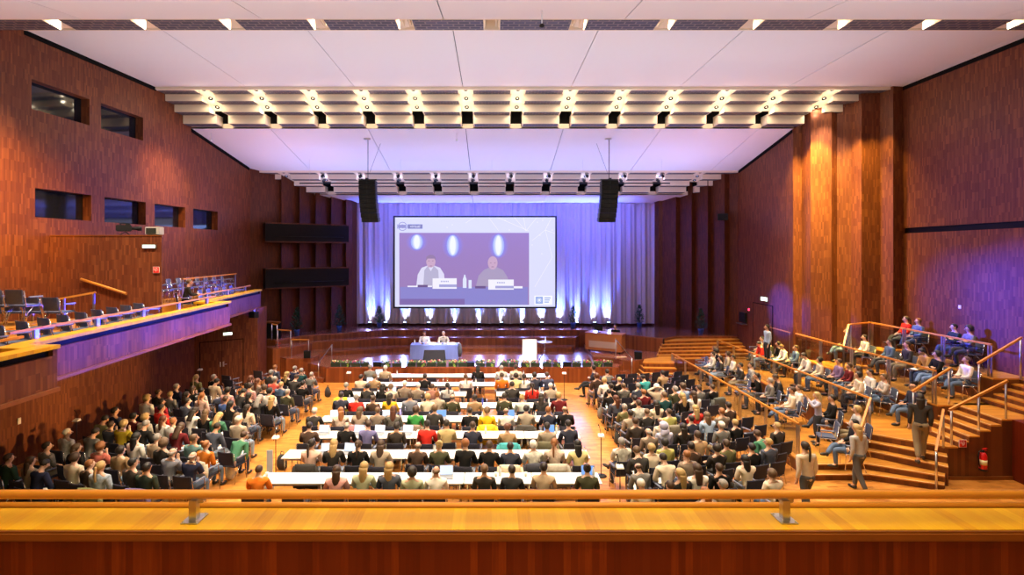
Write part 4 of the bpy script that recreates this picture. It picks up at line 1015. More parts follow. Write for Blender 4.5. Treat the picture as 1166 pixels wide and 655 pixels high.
def make_pose(key, seated=True, arms='lap', lean=0.0, legs='sit', yaw=0.0, pitch=0.0):
    """returns dict of meshes for one pose: body, top, trousers, shoes and the head matrix"""
    dz = 0 if seated else .40
    hipz = .50+dz
    L = Matrix.Translation((0,0,hipz)) @ Matrix.Rotation(-lean, 4, 'X') @ Matrix.Translation((0,0,-hipz))
    def tp(x, y, z): return L @ Vector((x, y, z+dz))
    S = {}
    S['pel'] = tp(0,-.02,.53); S['wai'] = tp(0,-.02,.70); S['che'] = tp(0,-.01,.88); S['upc'] = tp(0,0,1.00)
    S['nkb'] = tp(0,.005,1.075); S['nek'] = tp(0,.015,1.13)
    hm = Matrix.Translation(S['nek']) @ Matrix.Rotation(yaw, 4, 'Z') @ Matrix.Rotation(-pitch, 4, 'X')
    S['jaw'] = hm @ Vector((0,.03,.045)); S['mid'] = hm @ Vector((0,.022,.115)); S['cro'] = hm @ Vector((0,.012,.175))
    for s, n in ((-1,'L'), (1,'R')):
        S['sh'+n] = tp(s*.188,-.0,1.0)
        if arms == 'lap': S['el'+n] = tp(s*.235,.03,.75); S['wr'+n] = tp(s*.09,.23,.66); hd = Vector((-s*.5,.75,-.15))
        elif arms == 'table': S['el'+n] = tp(s*.245,.14,.78); S['wr'+n] = Vector((s*.13,.40,.775+dz)); hd = Vector((-s*.25,.95,-.02))
        elif arms == 'cross': S['el'+n] = tp(s*.23,.10,.76); S['wr'+n] = tp(-s*.09,.20,.82+.03*s); hd = Vector((-s*.95,.1,.05))
        elif arms == 'write': S['el'+n] = tp(s*.24,.12,.74); S['wr'+n] = tp(s*.08+.04,.33,.66); hd = Vector((-s*.3,.8,-.3))
        elif arms == 'chin':
            if s > 0: S['el'+n] = tp(.16,.20,.78); S['wr'+n] = tp(.06,.16,1.02); hd = Vector((-.2,.0,.95))
            else: S['el'+n] = tp(s*.23,.08,.76); S['wr'+n] = tp(.05,.24,.76); hd = Vector((.95,.2,0))
        elif arms == 'head': S['el'+n] = tp(s*.33,.10,1.12); S['wr'+n] = hm @ Vector((s*.12,-.03,.12)); hd = Vector((-s*.7,-.6,.2))
        elif arms == 'phone': S['el'+n] = tp(s*.22,.16,.88); S['wr'+n] = tp(s*.07,.30,1.10); hd = Vector((-s*.15,.4,.9))
        else: S['el'+n] = tp(s*.215,-.03,.74); S['wr'+n] = tp(s*.21,.06,.51); hd = Vector((0,.15,-1))
        hd.normalize(); S['hd'+n] = hd
        S['pa'+n] = S['wr'+n]+hd*.055
        S['hp'+n] = Vector((s*.09,0,hipz))
        if legs == 'sit': S['kn'+n] = Vector((s*.115,.43,.50)); S['an'+n] = Vector((s*.115,.42,.09)); S['to'+n] = Vector((s*.125,.56,.04))
        elif legs == 'cross':
            if s > 0: S['kn'+n] = Vector((.08,.42,.57)); S['an'+n] = Vector((-.14,.62,.36)); S['to'+n] = Vector((-.20,.74,.36))
            else: S['kn'+n] = Vector((-.10,.43,.49)); S['an'+n] = Vector((-.10,.40,.09)); S['to'+n] = Vector((-.11,.54,.04))
        elif legs == 'stand': S['kn'+n] = Vector((s*.10,.02,.48)); S['an'+n] = Vector((s*.10,-.01,.09)); S['to'+n] = Vector((s*.12,.12,.04))
        elif legs == 'walk': S['kn'+n] = Vector((s*.09,.12*s+.05,.49)); S['an'+n] = Vector((s*.09,.22*s-.04,.10+(.05 if s < 0 else 0))); S['to'+n] = Vector((s*.10,.22*s+.10,.045+(.0 if s < 0 else 0)))
    # ---- body, one continuous skin
    V = []; E = []; ix = {}
    def add(k, r, par=None, co=None):
        ix[k] = len(V); V.append((tuple(co if co is not None else S[k]), r))
        if par is not None: E.append((ix[par], ix[k]))
    add('pel', .112); add('wai', .112, 'pel'); add('che', .125, 'wai'); add('upc', .10, 'che'); add('nkb', .062, 'upc'); add('nek', .052, 'nkb')
    add('jaw', .066, 'nek'); add('mid', .086, 'jaw'); add('cro', .066, 'mid')
    for n, s in (('L',-1), ('R',1)):
        add('sh'+n, .058, 'upc'); add('el'+n, .040, 'sh'+n); add('wr'+n, .026, 'el'+n); add('pa'+n, (.030,.030), 'wr'+n)
        hd = S['hd'+n]; up = Vector((0,0,1)) if abs(hd.z) < .8 else Vector((0,-1,0))
        sd = hd.cross(up).normalized(); nm = sd.cross(hd)
        for f in range(4):
            o = (f-1.5)*.021; ln = (.062,.075,.070,.052)[f]
            b = S['pa'+n]+sd*o+hd*.028
            add(f'f{f}a'+n, .0095, 'pa'+n, b); add(f'f{f}b'+n, .0088, f'f{f}a'+n, b+hd*ln*.55-nm*.008); add(f'f{f}c'+n, .0075, f'f{f}b'+n, b+hd*ln*.92-nm*.026)
        ths = sd*(-1 if sd.x*s > 0 else 1)
        b = S['wr'+n]+hd*.03+ths*.03
        add('ta'+n, .0115, 'wr'+n, b); add('tb'+n, .010, 'ta'+n, b+hd*.035+ths*.014-nm*.008); add('tc'+n, .0085, 'tb'+n, b+hd*.062+ths*.010-nm*.016)
        add('hp'+n, .074, 'pel'); add('kn'+n, .058, 'hp'+n); add('an'+n, .040, 'kn'+n); add('to'+n, .032, 'an'+n)
    hc = hm @ Vector((0,.02,.11))
    HI = hm.inverted(); LI = L.inverted()
    def post(co):
        h = HI @ co
        if h.z > .03 and h.length < .32:
            h.x *= .90; h.y = .02+(h.y-.02)*1.12
            if h.y > .05 and h.z < .09: h.x *= .86
            return hm @ h
        q = LI @ co; zz = q.z-dz
        if .48 < zz < 1.06 and abs(q.x) < .20 and abs(q.y) < .16:
            w = min(1, (zz-.48)/.08)*min(1, (1.06-zz)/.05)
            q.y = q.y*(1-.22*w); return L @ q
        return co
    body = skin_mesh('person_'+key, V, E, 1, post=post)
    # face details stay on the same mesh
    bm = bmesh.new(); bm.from_mesh(body)
    def blob(c, r, mi, seg=8):
        g = bmesh.ops.create_uvsphere(bm, u_segments=seg, v_segments=6, radius=1, matrix=hm @ Matrix.Translation(c) @ Matrix.Diagonal((*r, 1)))
        for v in g['verts']:
            for f in v.link_faces: f.material_index = mi; f.smooth = True
    blob((0,.122,.085), (.013,.018,.022), 0)                      # nose
    for s in (-1, 1):
        blob((s*.030,.105,.112), (.011,.005,.005), 1); blob((s*.030,.1082,.112), (.0042,.0025,.0042), 2)
        blob((s*.030,.105,.130), (.012,.0045,.0016), 2)
        blob((s*.079,.015,.100), (.010,.020,.031), 0)
    blob((0,.105,.050), (.022,.008,.006), 3)
    bm.to_mesh(body); bm.free()
    for mm in ('skin', 'eye white', 'eye dark', 'lips'): body.materials.append(mat(mm, {'skin':(.55,.32,.22), 'eye white':(.75,.72,.70), 'eye dark':(.03,.02,.015), 'lips':(.42,.16,.13)}[mm], .55))
    # ---- clothes follow the body
    V = []; E = []; ix = {}
    add('pel', .160, None, tp(0,-.02,.47)); add('hip', .152, 'pel', tp(0,-.02,.58)); add('wai', .142, 'hip'); add('che', .148, 'wai'); add('upc', .122, 'che'); add('nka', .088, 'upc', tp(0,.002,1.055)); add('nkb', .066, 'nka', tp(0,.008,1.10))
    for n in 'LR':
        add('sh'+n, .082, 'upc'); add('el'+n, .062, 'sh'+n); add('wr'+n, .040, 'el'+n, S['el'+n].lerp(S['wr'+n], .93))
    top = skin_mesh('top_'+key, V, E, 1, post=post)
    V = []; E = []; ix = {}
    add('pel', .168, None, Vector((0,-.015,hipz+.02))); add('wst', .142, 'pel', L @ Vector((0,-.02,hipz+.16)))
    for n in 'LR':
        add('hp'+n, .116, 'pel', S['hp'+n]+Vector((0,.03,0))); add('kn'+n, .076, 'hp'+n); add('an'+n, .056, 'kn'+n)
    tro = skin_mesh('trousers_'+key, V, E, 1)
    shoes = []
    for n in 'LR':
        sh = mb(mat('shoe leather', (.02,.017,.015), .5))
        a, b = S['an'+n], S['to'+n]; d = (b-a); c = a.lerp(b, .55); d2 = Vector((d.x, d.y, 0)).normalized() if Vector((d.x,d.y,0)).length > .01 else Vector((0,1,0))
        rot = Vector((0,1,0)).rotation_difference(d2).to_matrix()
        cz = .045 if legs != 'cross' or n == 'L' else c.z
        sh.ball(Vector((c.x, c.y, cz)), (.046,.135,.044), 10, rot); sh.ball(Vector((a.x, a.y, a.z-.01 if cz != .045 else .07)), (.043,.052,.06), 8, rot)
        shoes.append(sh.data('shoe_'+key, smooth=True))
    for me, nm, c in ((top,'cloth',(.1,.1,.1)), (tro,'denim',(.05,.07,.13))): me.materials.append(mat(nm, c, .9))
    return dict(body=body, top=top, tro=tro, shoes=shoes, hm=hm)
POSES = {
 'lap': make_pose('lap'), 'lapr': make_pose('lapr', yaw=-.5), 'lapl': make_pose('lapl', yaw=.45),
 'table': make_pose('table', arms='table', lean=.16, pitch=.12), 'tabler': make_pose('tabler', arms='table', lean=.12, yaw=-.3), 'tablel': make_pose('tablel', arms='table', lean=.2, yaw=.3, pitch=.2),
 'cross': make_pose('cross', arms='cross', legs='cross'), 'write': make_pose('write', arms='write', lean=.18, pitch=.55), 'bend': make_pose('bend', arms='write', lean=.62, pitch=.5),
 'chin': make_pose('chin', arms='chin', lean=.10), 'head': make_pose('head', arms='head', lean=-.04), 'legs': make_pose('legs', arms='lap', legs='cross', lean=-.10),
 'phone': make_pose('phone', seated=False, arms='phone', legs='stand', pitch=.05), 'stand': make_pose('stand', seated=False, arms='down', legs='stand'), 'walk': make_pose('walk', seated=False, arms='down', legs='walk', lean=.06),
}
# ------------------------------------------------------------------ hair, modelled in head space (origin at the neck joint)
def hair_mesh(kind):
    bm = bmesh.new()
    rr = random.Random(kind)
    def cap(low_back, low_side, rx=.088, ry=.112, rz=.100, n=22, c=(0,.004,.118), fringe=.170, wav=0.0):
        g = bmesh.ops.create_uvsphere(bm, u_segments=n, v_segments=14, radius=1)
        vs = g['verts']; dead = []
        for v in vs:
            a = v.co.copy()
            front = a.y
            k = 1+wav*math.sin(a.x*17+a.z*13)*math.sin(a.y*19)
            p = Vector((c[0]+a.x*rx*k, c[1]+a.y*ry*k, c[2]+a.z*rz*k))
            # hairline
            lim = fringe if front > .62 else (fringe+(low_side-fringe)*min(1, (.62-front)/.5) if front > .12 else low_side+(low_back-low_side)*min(1, (.12-front)/.6))
            if p.z < lim: 
                dead.append(v)
            v.co = p
        # clamp the skirt rather than leave a ragged edge
        for v in dead:
            a = v.co
            front = (a.y-c[1])/ry
            lim = fringe if front > .62 else (fringe+(low_side-fringe)*min(1, (.62-front)/.5) if front > .12 else low_side+(low_back-low_side)*min(1, (.12-front)/.6))
            d = Vector((a.x-c[0], a.y-c[1], 0))
            if d.length > 1e-5:
                s_ = math.sqrt(max(.0, 1-((lim-c[2])/rz)**2)) if abs(lim-c[2]) < rz else .25
                d.normalize(); t = 1.0 if a.z > c[2]-rz*.55 else .6
                t *= .86
                v.co = Vector((c[0]+d.x*rx*max(s_,.72)*t, c[1]+d.y*ry*max(s_,.72)*t, lim+.012))
            else: v.co.z = lim
    def fall(z0, z1, w0, w1, y0, thick, n=7, wav=0.0, side=.0):
        """curtain of hair down the back"""
        rings = []
        for i in range(n+1):
            f = i/n; z = z0+(z1-z0)*f; w = w0+(w1-w0)*f
            r = []
            for k in range(14):
                a = 2*PI*k/14
                x = w*math.cos(a)*(1+wav*math.sin(k*3+i*1.7)); y = y0+thick*math.sin(a)*(1+wav*math.sin(k*2+i))-.015*math.sin(f*PI)
                r.append(bm.verts.new((x+side*f, y, z)))
            rings.append(r)
        for a, b in zip(rings, rings[1:]):
            for k in range(14): bm.faces.new((a[k], a[(k+1)%14], b[(k+1)%14], b[k]))
        bm.faces.new(rings[-1]); bm.faces.new(rings[0][::-1])
    if kind == 's': cap(.035, .075)
    elif kind == 'm': cap(.05, .085, .0835, .106, .094)
    elif kind == 'o':
        cap(.035, .07, .086, .108, .085, c=(0,-.002,.085), fringe=.09)
        for v in list(bm.verts):
            if v.co.z > .118: v.co.z = .118-.0*v.co.z; v.co.x *= .9; v.co.y = v.co.y*.9
    elif kind == 'c': cap(.01, .04, .112, .128, .125, wav=.09)
    elif kind == 't': cap(-.02, -.02, .100, .120, .108)
    elif kind == 'L': cap(.0, .0, .096, .118, .105); fall(.10, -.24, .092, .085, -.055, .062, wav=.06)
    elif kind == 'p':
        cap(.03, .065, .090, .114, .102); fall(.13, -.20, .026, .018, -.125, .026, wav=.08)
    elif kind == 'u':
        cap(.03, .065, .090, .114, .102); bmesh.ops.create_uvsphere(bm, u_segments=10, v_segments=8, radius=.045, matrix=Matrix.Translation((0,-.09,.19)))
    elif kind == 'h': cap(-.06, -.04, .118, .135, .122, fringe=.16); fall(.02, -.10, .12, .16, -.02, .10)
    bmesh.ops.remove_doubles(bm, verts=bm.verts, dist=.0008)
    me = bpy.data.meshes.new('hair_'+kind); bm.to_mesh(me); bm.free()
    for p in me.polygons: p.use_smooth = True
    me.materials.append(mat('hair', (.05,.03,.02), .6))
    return me
HAIR = {k: hair_mesh(k) for k in 'smoctLpuh'}
HC_ = {'k':('black',(.010,.008,.007)), 'd':('dark brown',(.020,.012,.008)), 'b':('brown',(.055,.028,.014)), 'l':('light brown',(.13,.075,.038)), 'y':('blond',(.42,.28,.11)),
       'g':('grey',(.27,.25,.23)), 'w':('white',(.68,.64,.57)), 'r':('ginger',(.26,.095,.025)), 'a':('auburn',(.10,.030,.012))}
HS_ = {'s':'short', 'm':'cropped', 'o':'balding', 'c':'curly', 't':'bobbed', 'L':'long', 'p':'ponytailed', 'u':'pinned-up', 'h':'hooded'}
TOPS = {
 'black':((.014,.013,.013),'black sweater'), 'charcoal':((.045,.042,.040),'charcoal jacket'), 'dark':((.028,.024,.022),'dark jacket'), 'navy':((.022,.026,.060),'navy sweater'), 'navysuit':((.035,.038,.060),'navy suit'),
 'slate':((.075,.085,.12),'slate blue sweater'), 'greyblue':((.20,.21,.26),'grey-blue shirt'), 'grey':((.17,.165,.155),'grey jacket'), 'lightgrey':((.42,.41,.40),'light grey top'), 'white':((.80,.76,.70),'white shirt'),
 'cream':((.68,.58,.44),'cream sweater'), 'creampat':((.62,.52,.38),'patterned cream top'), 'beige':((.46,.35,.24),'beige jacket'), 'greige':((.36,.30,.23),'greige sweater'), 'tan':((.36,.23,.12),'tan jacket'),
 'taupe':((.22,.17,.13),'taupe sweater'), 'brown':((.075,.045,.032),'brown sweater'), 'brownhood':((.055,.043,.036),'dark brown hooded jacket'), 'olive':((.16,.15,.065),'olive shirt'), 'darkolive':((.065,.065,.035),'dark olive jacket'),
 'dgreen':((.030,.065,.045),'dark green shirt'), 'bottle':((.028,.042,.030),'bottle green sweater'), 'green':((.07,.22,.13),'green sweater'), 'leaf':((.05,.30,.07),'bright green sweater'), 'sage':((.42,.45,.30),'pale sage sweater'),
 'mint':((.55,.63,.58),'pale mint hooded top'), 'teal':((.05,.30,.30),'teal shirt'), 'tealgrey':((.13,.25,.25),'grey-teal sweater'), 'dteal':((.02,.07,.075),'dark teal jacket'), 'mustard':((.42,.30,.02),'mustard sweater'),
 'yellow':((.78,.50,.02),'yellow sweater'), 'paleyellow':((.70,.58,.28),'pale yellow blouse'), 'gold':((.72,.40,.02),'golden yellow blouse'), 'olivey':((.42,.40,.12),'yellow-green shirt'), 'orange':((.78,.20,.02),'orange shirt'), 'rust':((.52,.16,.02),'rust orange sweater'),
 'red':((.62,.03,.02),'red sweater'), 'coral':((.68,.12,.09),'coral red sweater'), 'salmon':((.55,.15,.11),'salmon red top'), 'raspberry':((.45,.03,.05),'raspberry top'), 'burgundy':((.13,.015,.018),'burgundy sweater'),
 'pink':((.62,.32,.30),'pink blouse'), 'blush':((.70,.48,.40),'blush pink top'), 'lblue':((.38,.50,.68),'light blue shirt'), 'blue':((.07,.13,.36),'blue sweater'), 'denim':((.09,.14,.24),'denim shirt'), 'violet':((.15,.14,.30),'blue-violet shirt'),
 'lavender':((.45,.45,.60),'lavender top'), 'purple':((.22,.14,.28),'purple top'), 'khaki':((.50,.38,.18),'khaki hooded top'), 'plaid':((.35,.42,.52),'blue and white checked shirt'), 'plaid2':((.50,.46,.42),'grey checked shirt'), 'pattern':((.16,.15,.13),'grey patterned top'),
 'wpattern':((.66,.60,.54),'patterned white top'), 'floral':((.58,.46,.38),'floral blouse'), 'vest':((.03,.03,.032),'black waistcoat'), 'stripe':((.05,.055,.10),'navy striped sweater'), 'camel':((.45,.25,.07),'camel jacket with pale collar'), 'redbeige':((.33,.15,.11),'red and beige sweater'),
}
PATT = {'plaid':14, 'plaid2':12, 'pattern':16, 'wpattern':14, 'floral':18, 'creampat':14, 'stripe':10}
def top_mat(k):
    nm = 'cloth '+k
    if nm in MATS: return MATS[nm]
    rgb = TOPS[k][0]
    return mat(nm, rgb, .9, spec=.15, noise=.65 if k in PATT else .22, nscale=PATT.get(k, 9))
TROU = [mat('trouser black', (.016,.015,.016), .9), mat('trouser navy', (.025,.03,.055), .9), mat('trouser grey', (.08,.08,.08), .9), mat('denim blue', (.085,.13,.22), .9, noise=.2), mat('pale denim', (.26,.36,.48), .9, noise=.2), mat('trouser khaki', (.22,.17,.10), .9)]
SKINS = [mat('skin %d' % i, c, .5) for i, c in enumerate(((.62,.37,.26), (.56,.32,.21), (.50,.27,.17), (.66,.42,.31)))] + [mat('skin dark', (.14,.07,.04), .5)]
PEOPLE = []
def person(x, y, z, rz, hair, topk, pose, s=1.0, trou=None, skin=None, block='', seat=True):
    P = POSES[pose]
    b = inst('person', P['body'], None, (x,y,z), (0,0,rz), None, (s,s,s))
    sk = skin if skin is not None else SKINS[R.randrange(4)]
    b.material_slots[0].link = 'OBJECT'; b.material_slots[0].material = sk
    inst('hair', HAIR[hair[1]], b, P['hm'].to_translation(), P['hm'].to_euler(), [mat('hair '+HC_[hair[0]][0], HC_[hair[0]][1], .55, noise=.3, nscale=40) if hair[1] != 'h' else top_mat(topk)])
    inst('top', P['top'], b, mats=[top_mat(topk)])
    inst('trousers', P['tro'], b, mats=[TROU[trou if trou is not None else R.choice((0,0,1,2,3,3,4,5))]])
    for q in P['shoes']: inst('shoe', q, b)
    b['category'] = 'person'
    PEOPLE.append(dict(o=b, x=x, y=y, z=z, rz=rz, hair=hair, top=topk, block=block, seat=seat, pose=pose))
    return b
# ------------------------------------------------------------------ chairs
def chair_parts(fabric):
    P = {}
    s = mb(fabric); s.box(-.225, .225, -.20, .235, .425, .475); P['seat'] = s.data('seat', bevel=.02)
    b = mb(fabric)
    n = 6
    lo, hi = [], []
    rows = []
    for z, yb in ((.50,-.215), (.60,-.235), (.74,-.25), (.85,-.262)):
        rows.append([(-.225+.45*i/n, yb-.028*(1-((i-n/2)/(n/2))**2), z) for i in range(n+1)])
    F_ = [[b.bm.verts.new(p) for p in r] for r in rows]; Bk = [[b.bm.verts.new((p[0],p[1]-.035,p[2])) for p in r] for r in rows]
    for r in range(3):
        for i in range(n):
            b.bm.faces.new((F_[r][i+1], F_[r][i], F_[r+1][i], F_[r+1][i+1])); b.bm.faces.new((Bk[r][i], Bk[r][i+1], Bk[r+1][i+1], Bk[r+1][i]))
        b.bm.faces.new((F_[r][0], Bk[r][0], Bk[r+1][0], F_[r+1][0])); b.bm.faces.new((Bk[r][n], F_[r][n], F_[r+1][n], Bk[r+1][n]))
    for i in range(n):
        b.bm.faces.new((F_[3][i+1], F_[3][i], Bk[3][i], Bk[3][i+1])); b.bm.faces.new((F_[0][i], F_[0][i+1], Bk[0][i+1], Bk[0][i]))
    P['backrest'] = b.data('backrest', bevel=.008)
    for i, s_ in enumerate((-1, 1)):
        f = mb(M_CHROME); x = s_*.245
        f.tube([(x,.22,.011), (x,.20,.44), (x,-.20,.44), (x,-.262,.82)], .012, 6)
        f.tube([(x,-.24,.011), (x,-.16,.30), (x,-.02,.44)], .012, 6)
        f.tube([(x,.18,.44), (x,.16,.64), (x,-.10,.655)], .010, 6)
        P['side_frame%d' % i] = f.data('side_frame')
        a = mb(M_ARM); a.box(x-.026, x+.026, -.14, .20, .655, .68); P['armrest%d' % i] = a.data('armrest', bevel=.008)
    return P
CH_NAVY = chair_parts(M_NAVY); CH_SLATE = chair_parts(M_SLATE)
CHAIRS = []
def chair(x, y, z, rz, label, group, P=CH_NAVY, name='conference_chair'):
    t = thing(name, label, 'chair', (x,y,z), rz, group)
    for k, me in P.items(): inst(k.rstrip('01'), me, t)
    CHAIRS.append((x, y, z))
    return t
# ------------------------------------------------------------------ people: photo position of the head, hair, clothing
LEFT = """16.3,519.3,bs,dgreen;35.6,526,bL,greige;54.9,527.9,km,navy;78.9,526,bt,cream;104.3,524.4,rs,brown;121.4,531.3,yp,plaid;142,530.4,ks,brownhood;166,533.9,ks,bottle;192.6,518.4,go,greyblue;217.9,518.9,go,navy;45.8,510.5,ds,pattern;75.4,493.7,wm,plaid2;88.3,509.6,lL,dark;104.6,493.3,ds,grey;105,511.3,rc,salmon;114.9,478.7,ks,olive;127.8,471.9,ds,navy;129.5,481.3,bs,slate;143.2,485.2,yt,mustard;147.9,475.3,kt,burgundy;160.3,484.7,gs,black;129.9,515.6,dt,tan;153.5,501,kL,white;165.4,477.9,yc,creampat;178.3,477.9,aL,white;181.7,466.7,ds,red;198.5,478.7,rs,white;198,490.7,bL,burgundy;211.7,472,dL,white;233.2,471.5,lL,black;180.4,500.6,gm,beige;189.9,506.2,lc,dark;219.5,500.2,ls,tealgrey;234.9,506.2,ru,rust;240.9,489.9,ds,slate;250,474.4,yL,green;264.6,473.6,lL,black;268.9,481.7,ws,greige;262.9,496.7,bs,green,bend;280.5,465,dL,cream;166.6,456,yc,white;182,446.6,bs,charcoal;183.2,457.6,ds,raspberry;198.3,441.4,gs,navy;199.2,447,ys,grey;213.8,444,bL,dark;213.8,451.7,dL,navy;214.6,458.5,ds,slate;227.5,444,ks,lightgrey;224.9,452.6,rp,blush;228.3,430.7,yp,olive;237.8,430.3,gs,black;240.6,437.4,ks,beige;258.6,454.5,bs,blue;258.6,446,kt,pink;283.5,433.2,aL,dark;283.5,441.5,dt,pink;293.8,435.7,aL,taupe;273.6,448.6,kp,charcoal;287.8,449.5,kL,black;292,455.5,gL,charcoal;300.6,442.5,bt,black;309.2,457,yL,black;308.3,426.3,gs,charcoal;312.6,418.1,rs,slate;310.5,434.5,gs,coral;334.3,419,gs,navy;340.7,422.4,gs,dteal;327.9,426.3,yL,black;333,431.9,bs,charcoal;343.3,437,ks,black;353.2,426.3,gs,grey;319.7,437,ys,denim;321.4,447,gs,darkolive;306.4,448,kt,white;262,463.2,kL,black"""
CENTRE = """420.2,419.9,gs,grey;438.6,419.4,ws,beige;409,430.2,ds,cream;424,431,ls,tan;457.9,434,ws,taupe;392.3,440,gs,black;415,442.6,ds,charcoal;434.3,444.3,kL,black;446,445,lt,cream;387.2,452.9,ds,navysuit;401.7,455.9,gs,red;424,453.7,bs,brown;442,454.6,dL,gold;466.9,452,bs,greyblue;544,423.7,kL,black;480.6,433.6,ds,black;511,434.9,kp,lightgrey;530.3,430.2,lp,white;473.3,442.6,ws,taupe;488.3,445.2,bs,redbeige;507.2,446,ru,greige;483.6,458.9,yt,cream;505.9,458,bo,darkolive;540.2,455.9,ds,tan;571.4,422.4,gm,wpattern;587.3,418.6,bs,cream;605.3,426.3,dt,navysuit;620.8,427.6,bs,stripe;571.9,433.6,bm,orange;587.7,430.6,dt,paleyellow;603.2,431,dp,white;583,438.3,ds,charcoal;606.2,440.9,dp,red;627.2,439.2,ws,greige;574.4,452,ds,darkolive;595.5,453.7,yu,mint;617.3,456.3,dL,charcoal;638.3,455.5,yt,burgundy;355.7,468.6,ws,charcoal;383.6,472,rL,floral;407.2,470.3,lL,greige;351.4,484.9,ds,brown;393,484.9,go,black;417.9,484.9,bs,violet;377.6,510,yL,dark;406.3,508.4,bp,black;429,467.3,ls,taupe;446,471,aL,pattern;471.9,469.4,bc,leaf;494.2,466.9,lt,charcoal;451.7,484.9,ds,brownhood;485.2,486.6,ks,red;509.2,482.7,ds,khaki;475.7,504.6,lo,brown;500.2,506.3,yu,darkolive;430.7,511.5,bL,greige;534.9,470.3,ds,black;554.6,469,lt,yellow;576,467.7,lo,white;599.2,469.9,ks,greige;537.9,485.7,bs,navysuit;578.2,489.2,at,tan;528.4,513,rt,black;556.7,512.3,bs,black;581.2,512,ds,navysuit;607.8,506.3,wt,wpattern;624.9,468.6,rs,navysuit;645.5,470.3,lo,black;622.7,484.4,ds,greige;648,484,ds,navysuit;631.7,508,rp,floral;659.2,508,kL,paleyellow;293.6,534.7,bm,orange;352.5,509,dp,blush;379.8,540.6,bL,pink;413.2,534.7,yL,sage;443.6,533.9,yL,slate;467.6,542.4,dc,sage;495,541.6,lo,white;551.6,531.7,ls,charcoal;582.9,540.7,ds,vest;619.3,537.3,ds,beige;668.9,535.6,du,darkolive"""
RIGHT = """677.6,420.1,dt,navysuit,cross;690.9,422.7,ds,grey,chin;683.2,432.2,at,brown;688.3,434.7,yt,white;705.5,433.4,ys,black;711.5,439.4,ls,pattern;727.3,439.4,gs,slate;735.9,431.3,ds,teal;756,424.9,ds,tan;695.2,441.6,ds,black;696.9,447.6,ks,black;733.3,446.7,rs,burgundy;749.6,442.4,wc,cream,head;702,454.5,aL,slate;724.3,454.5,ds,dark;712.3,463.9,gs,olive;729.5,460.5,bs,wpattern;716.9,470,ds,greige;736.6,468.3,lm,charcoal;756.9,452.7,ls,dteal;749.6,463,dL,cream;759,466.9,bm,olivey;767.9,444.2,gs,darkolive;779.5,442,bc,lblue;776.9,453.6,yL,black;788.5,450.2,bL,white;794.5,441.6,bs,grey;810.3,440.7,bs,black;794.9,467.8,yL,red;830,463,ds,brown;822.5,470.5,rm,taupe;723.7,479.7,bs,brownhood;739.2,489.6,go,taupe;752.5,478,do,cream;759.3,488.5,gh,lavender;782.9,492.6,dL,dark;790.6,475.4,ds,navysuit;803,475.4,lL,lblue;817.6,482.3,ws,grey;837.8,480.6,ys,black;794,497.7,bs,tan;828.7,508.9,bs,olive;851.5,507.2,ks,black;804.3,509.7,dt,dark;871.1,504.9,ym,slate;885.7,485.1,ys,brownhood;878.5,498.5,bs,green,bend;728.3,513,gs,wpattern;737.3,514.4,ls,charcoal;747.2,514.4,yt,cream;760.5,513,kt,olivey;752.7,523.9,ds,cream;731.3,532.4,bo,grey;791.8,518.7,rm,taupe;774.6,539.3,yL,dark;786.6,534.2,bL,white;758.3,550,bm,dark;744.6,552,ws,cream;793,551,rL,taupe;808.4,526.4,bs,black;798.6,512.7,ds,brown;820.9,552,gs,beige;849.5,524,kL,cream;872,534,lt,cream"""
TIER = """818.3,400.1,lt,cream;814.4,403.6,ds,wpattern;823.9,407,dL,charcoal;833.7,405.3,ds,white;836.7,402.7,kc,dark;851.7,403.6,bt,greige;853.9,416.4,ks,charcoal;859.9,416.4,ks,lightgrey;865.9,429.3,ds,black,chin;877.9,433.6,gs,grey;895.6,431,bs,charcoal;900.3,445.6,bs,cream;908,441.3,ls,white;871.3,390.3,ds,red;876.9,388.6,ds,paleyellow;885,385.1,ds,lblue;894,392,dL,black;900,388.6,ds,darkolive;910.3,392.9,ls,white;931.7,397.2,bs,denim;922.7,406.6,ds,white;936.9,410,kt,cream;965.2,416,bs,burgundy;986.6,383.7,ds,white;996.5,378.8,bs,slate;1013.4,389.7,ds,denim;1039.2,394.6,bs,charcoal;1057,400.6,ku,camel;1074,406.5,kt,black;1059,361.9,bp,red;1077.9,365.9,rs,denim;1125.5,373.8,ds,bottle,cross;1143.4,375.8,dc,pattern;1140.4,408.5,ls,white,legs;1015.4,429.4,ls,plaid2;1045.2,439.3,lo,navysuit,legs;972.7,412.5,bs,purple;990.6,423.4,ds,white;981.7,428.4,dt,cream;999,421,bL,tan;961.4,455.5,ds,black;970.6,482,ds,black,legs;983.4,469,yt,lightgrey"""
def parse(s):
    out = []
    for e in s.split(';'):
        q = e.split(',')
        out.append([float(q[0]), float(q[1]), q[2], q[3], q[4] if len(q) > 4 else None])
    return out
def relax(P, target, dl=.55, df=.80, it=60):
    """push neighbours apart: dl sideways, df along the direction they face"""
    for _ in range(it):
        for i in range(len(P)):
            for j in range(i):
                dx, dy = P[i][0]-P[j][0], P[i][1]-P[j][1]
                if abs(dx) > 1 or abs(dy) > 1: continue
                rz = face_to(P[j][0], P[j][1], *target); fx, fy = -math.sin(rz), math.cos(rz)
                f = dx*fx+dy*fy; l = dx*fy-dy*fx
                q = math.sqrt((f/df)**2+(l/dl)**2)
                if q < 1:
                    if q < .02: f, l, q = .02, .02, .05
                    k = (1/q-1)*.25; mf, ml = f*k, l*k
                    ex, ey = mf*fx+ml*fy, mf*fy-ml*fx
                    P[i][0] += ex*.6; P[i][1] += ey; P[j][0] -= ex*.6; P[j][1] -= ey
    return P
def face_to(x, y, tx, ty):                  # rotation so that local +y looks at the target
    return math.atan2(-(tx-x), ty-y)
HEAD = 1.20
SLOT = {}
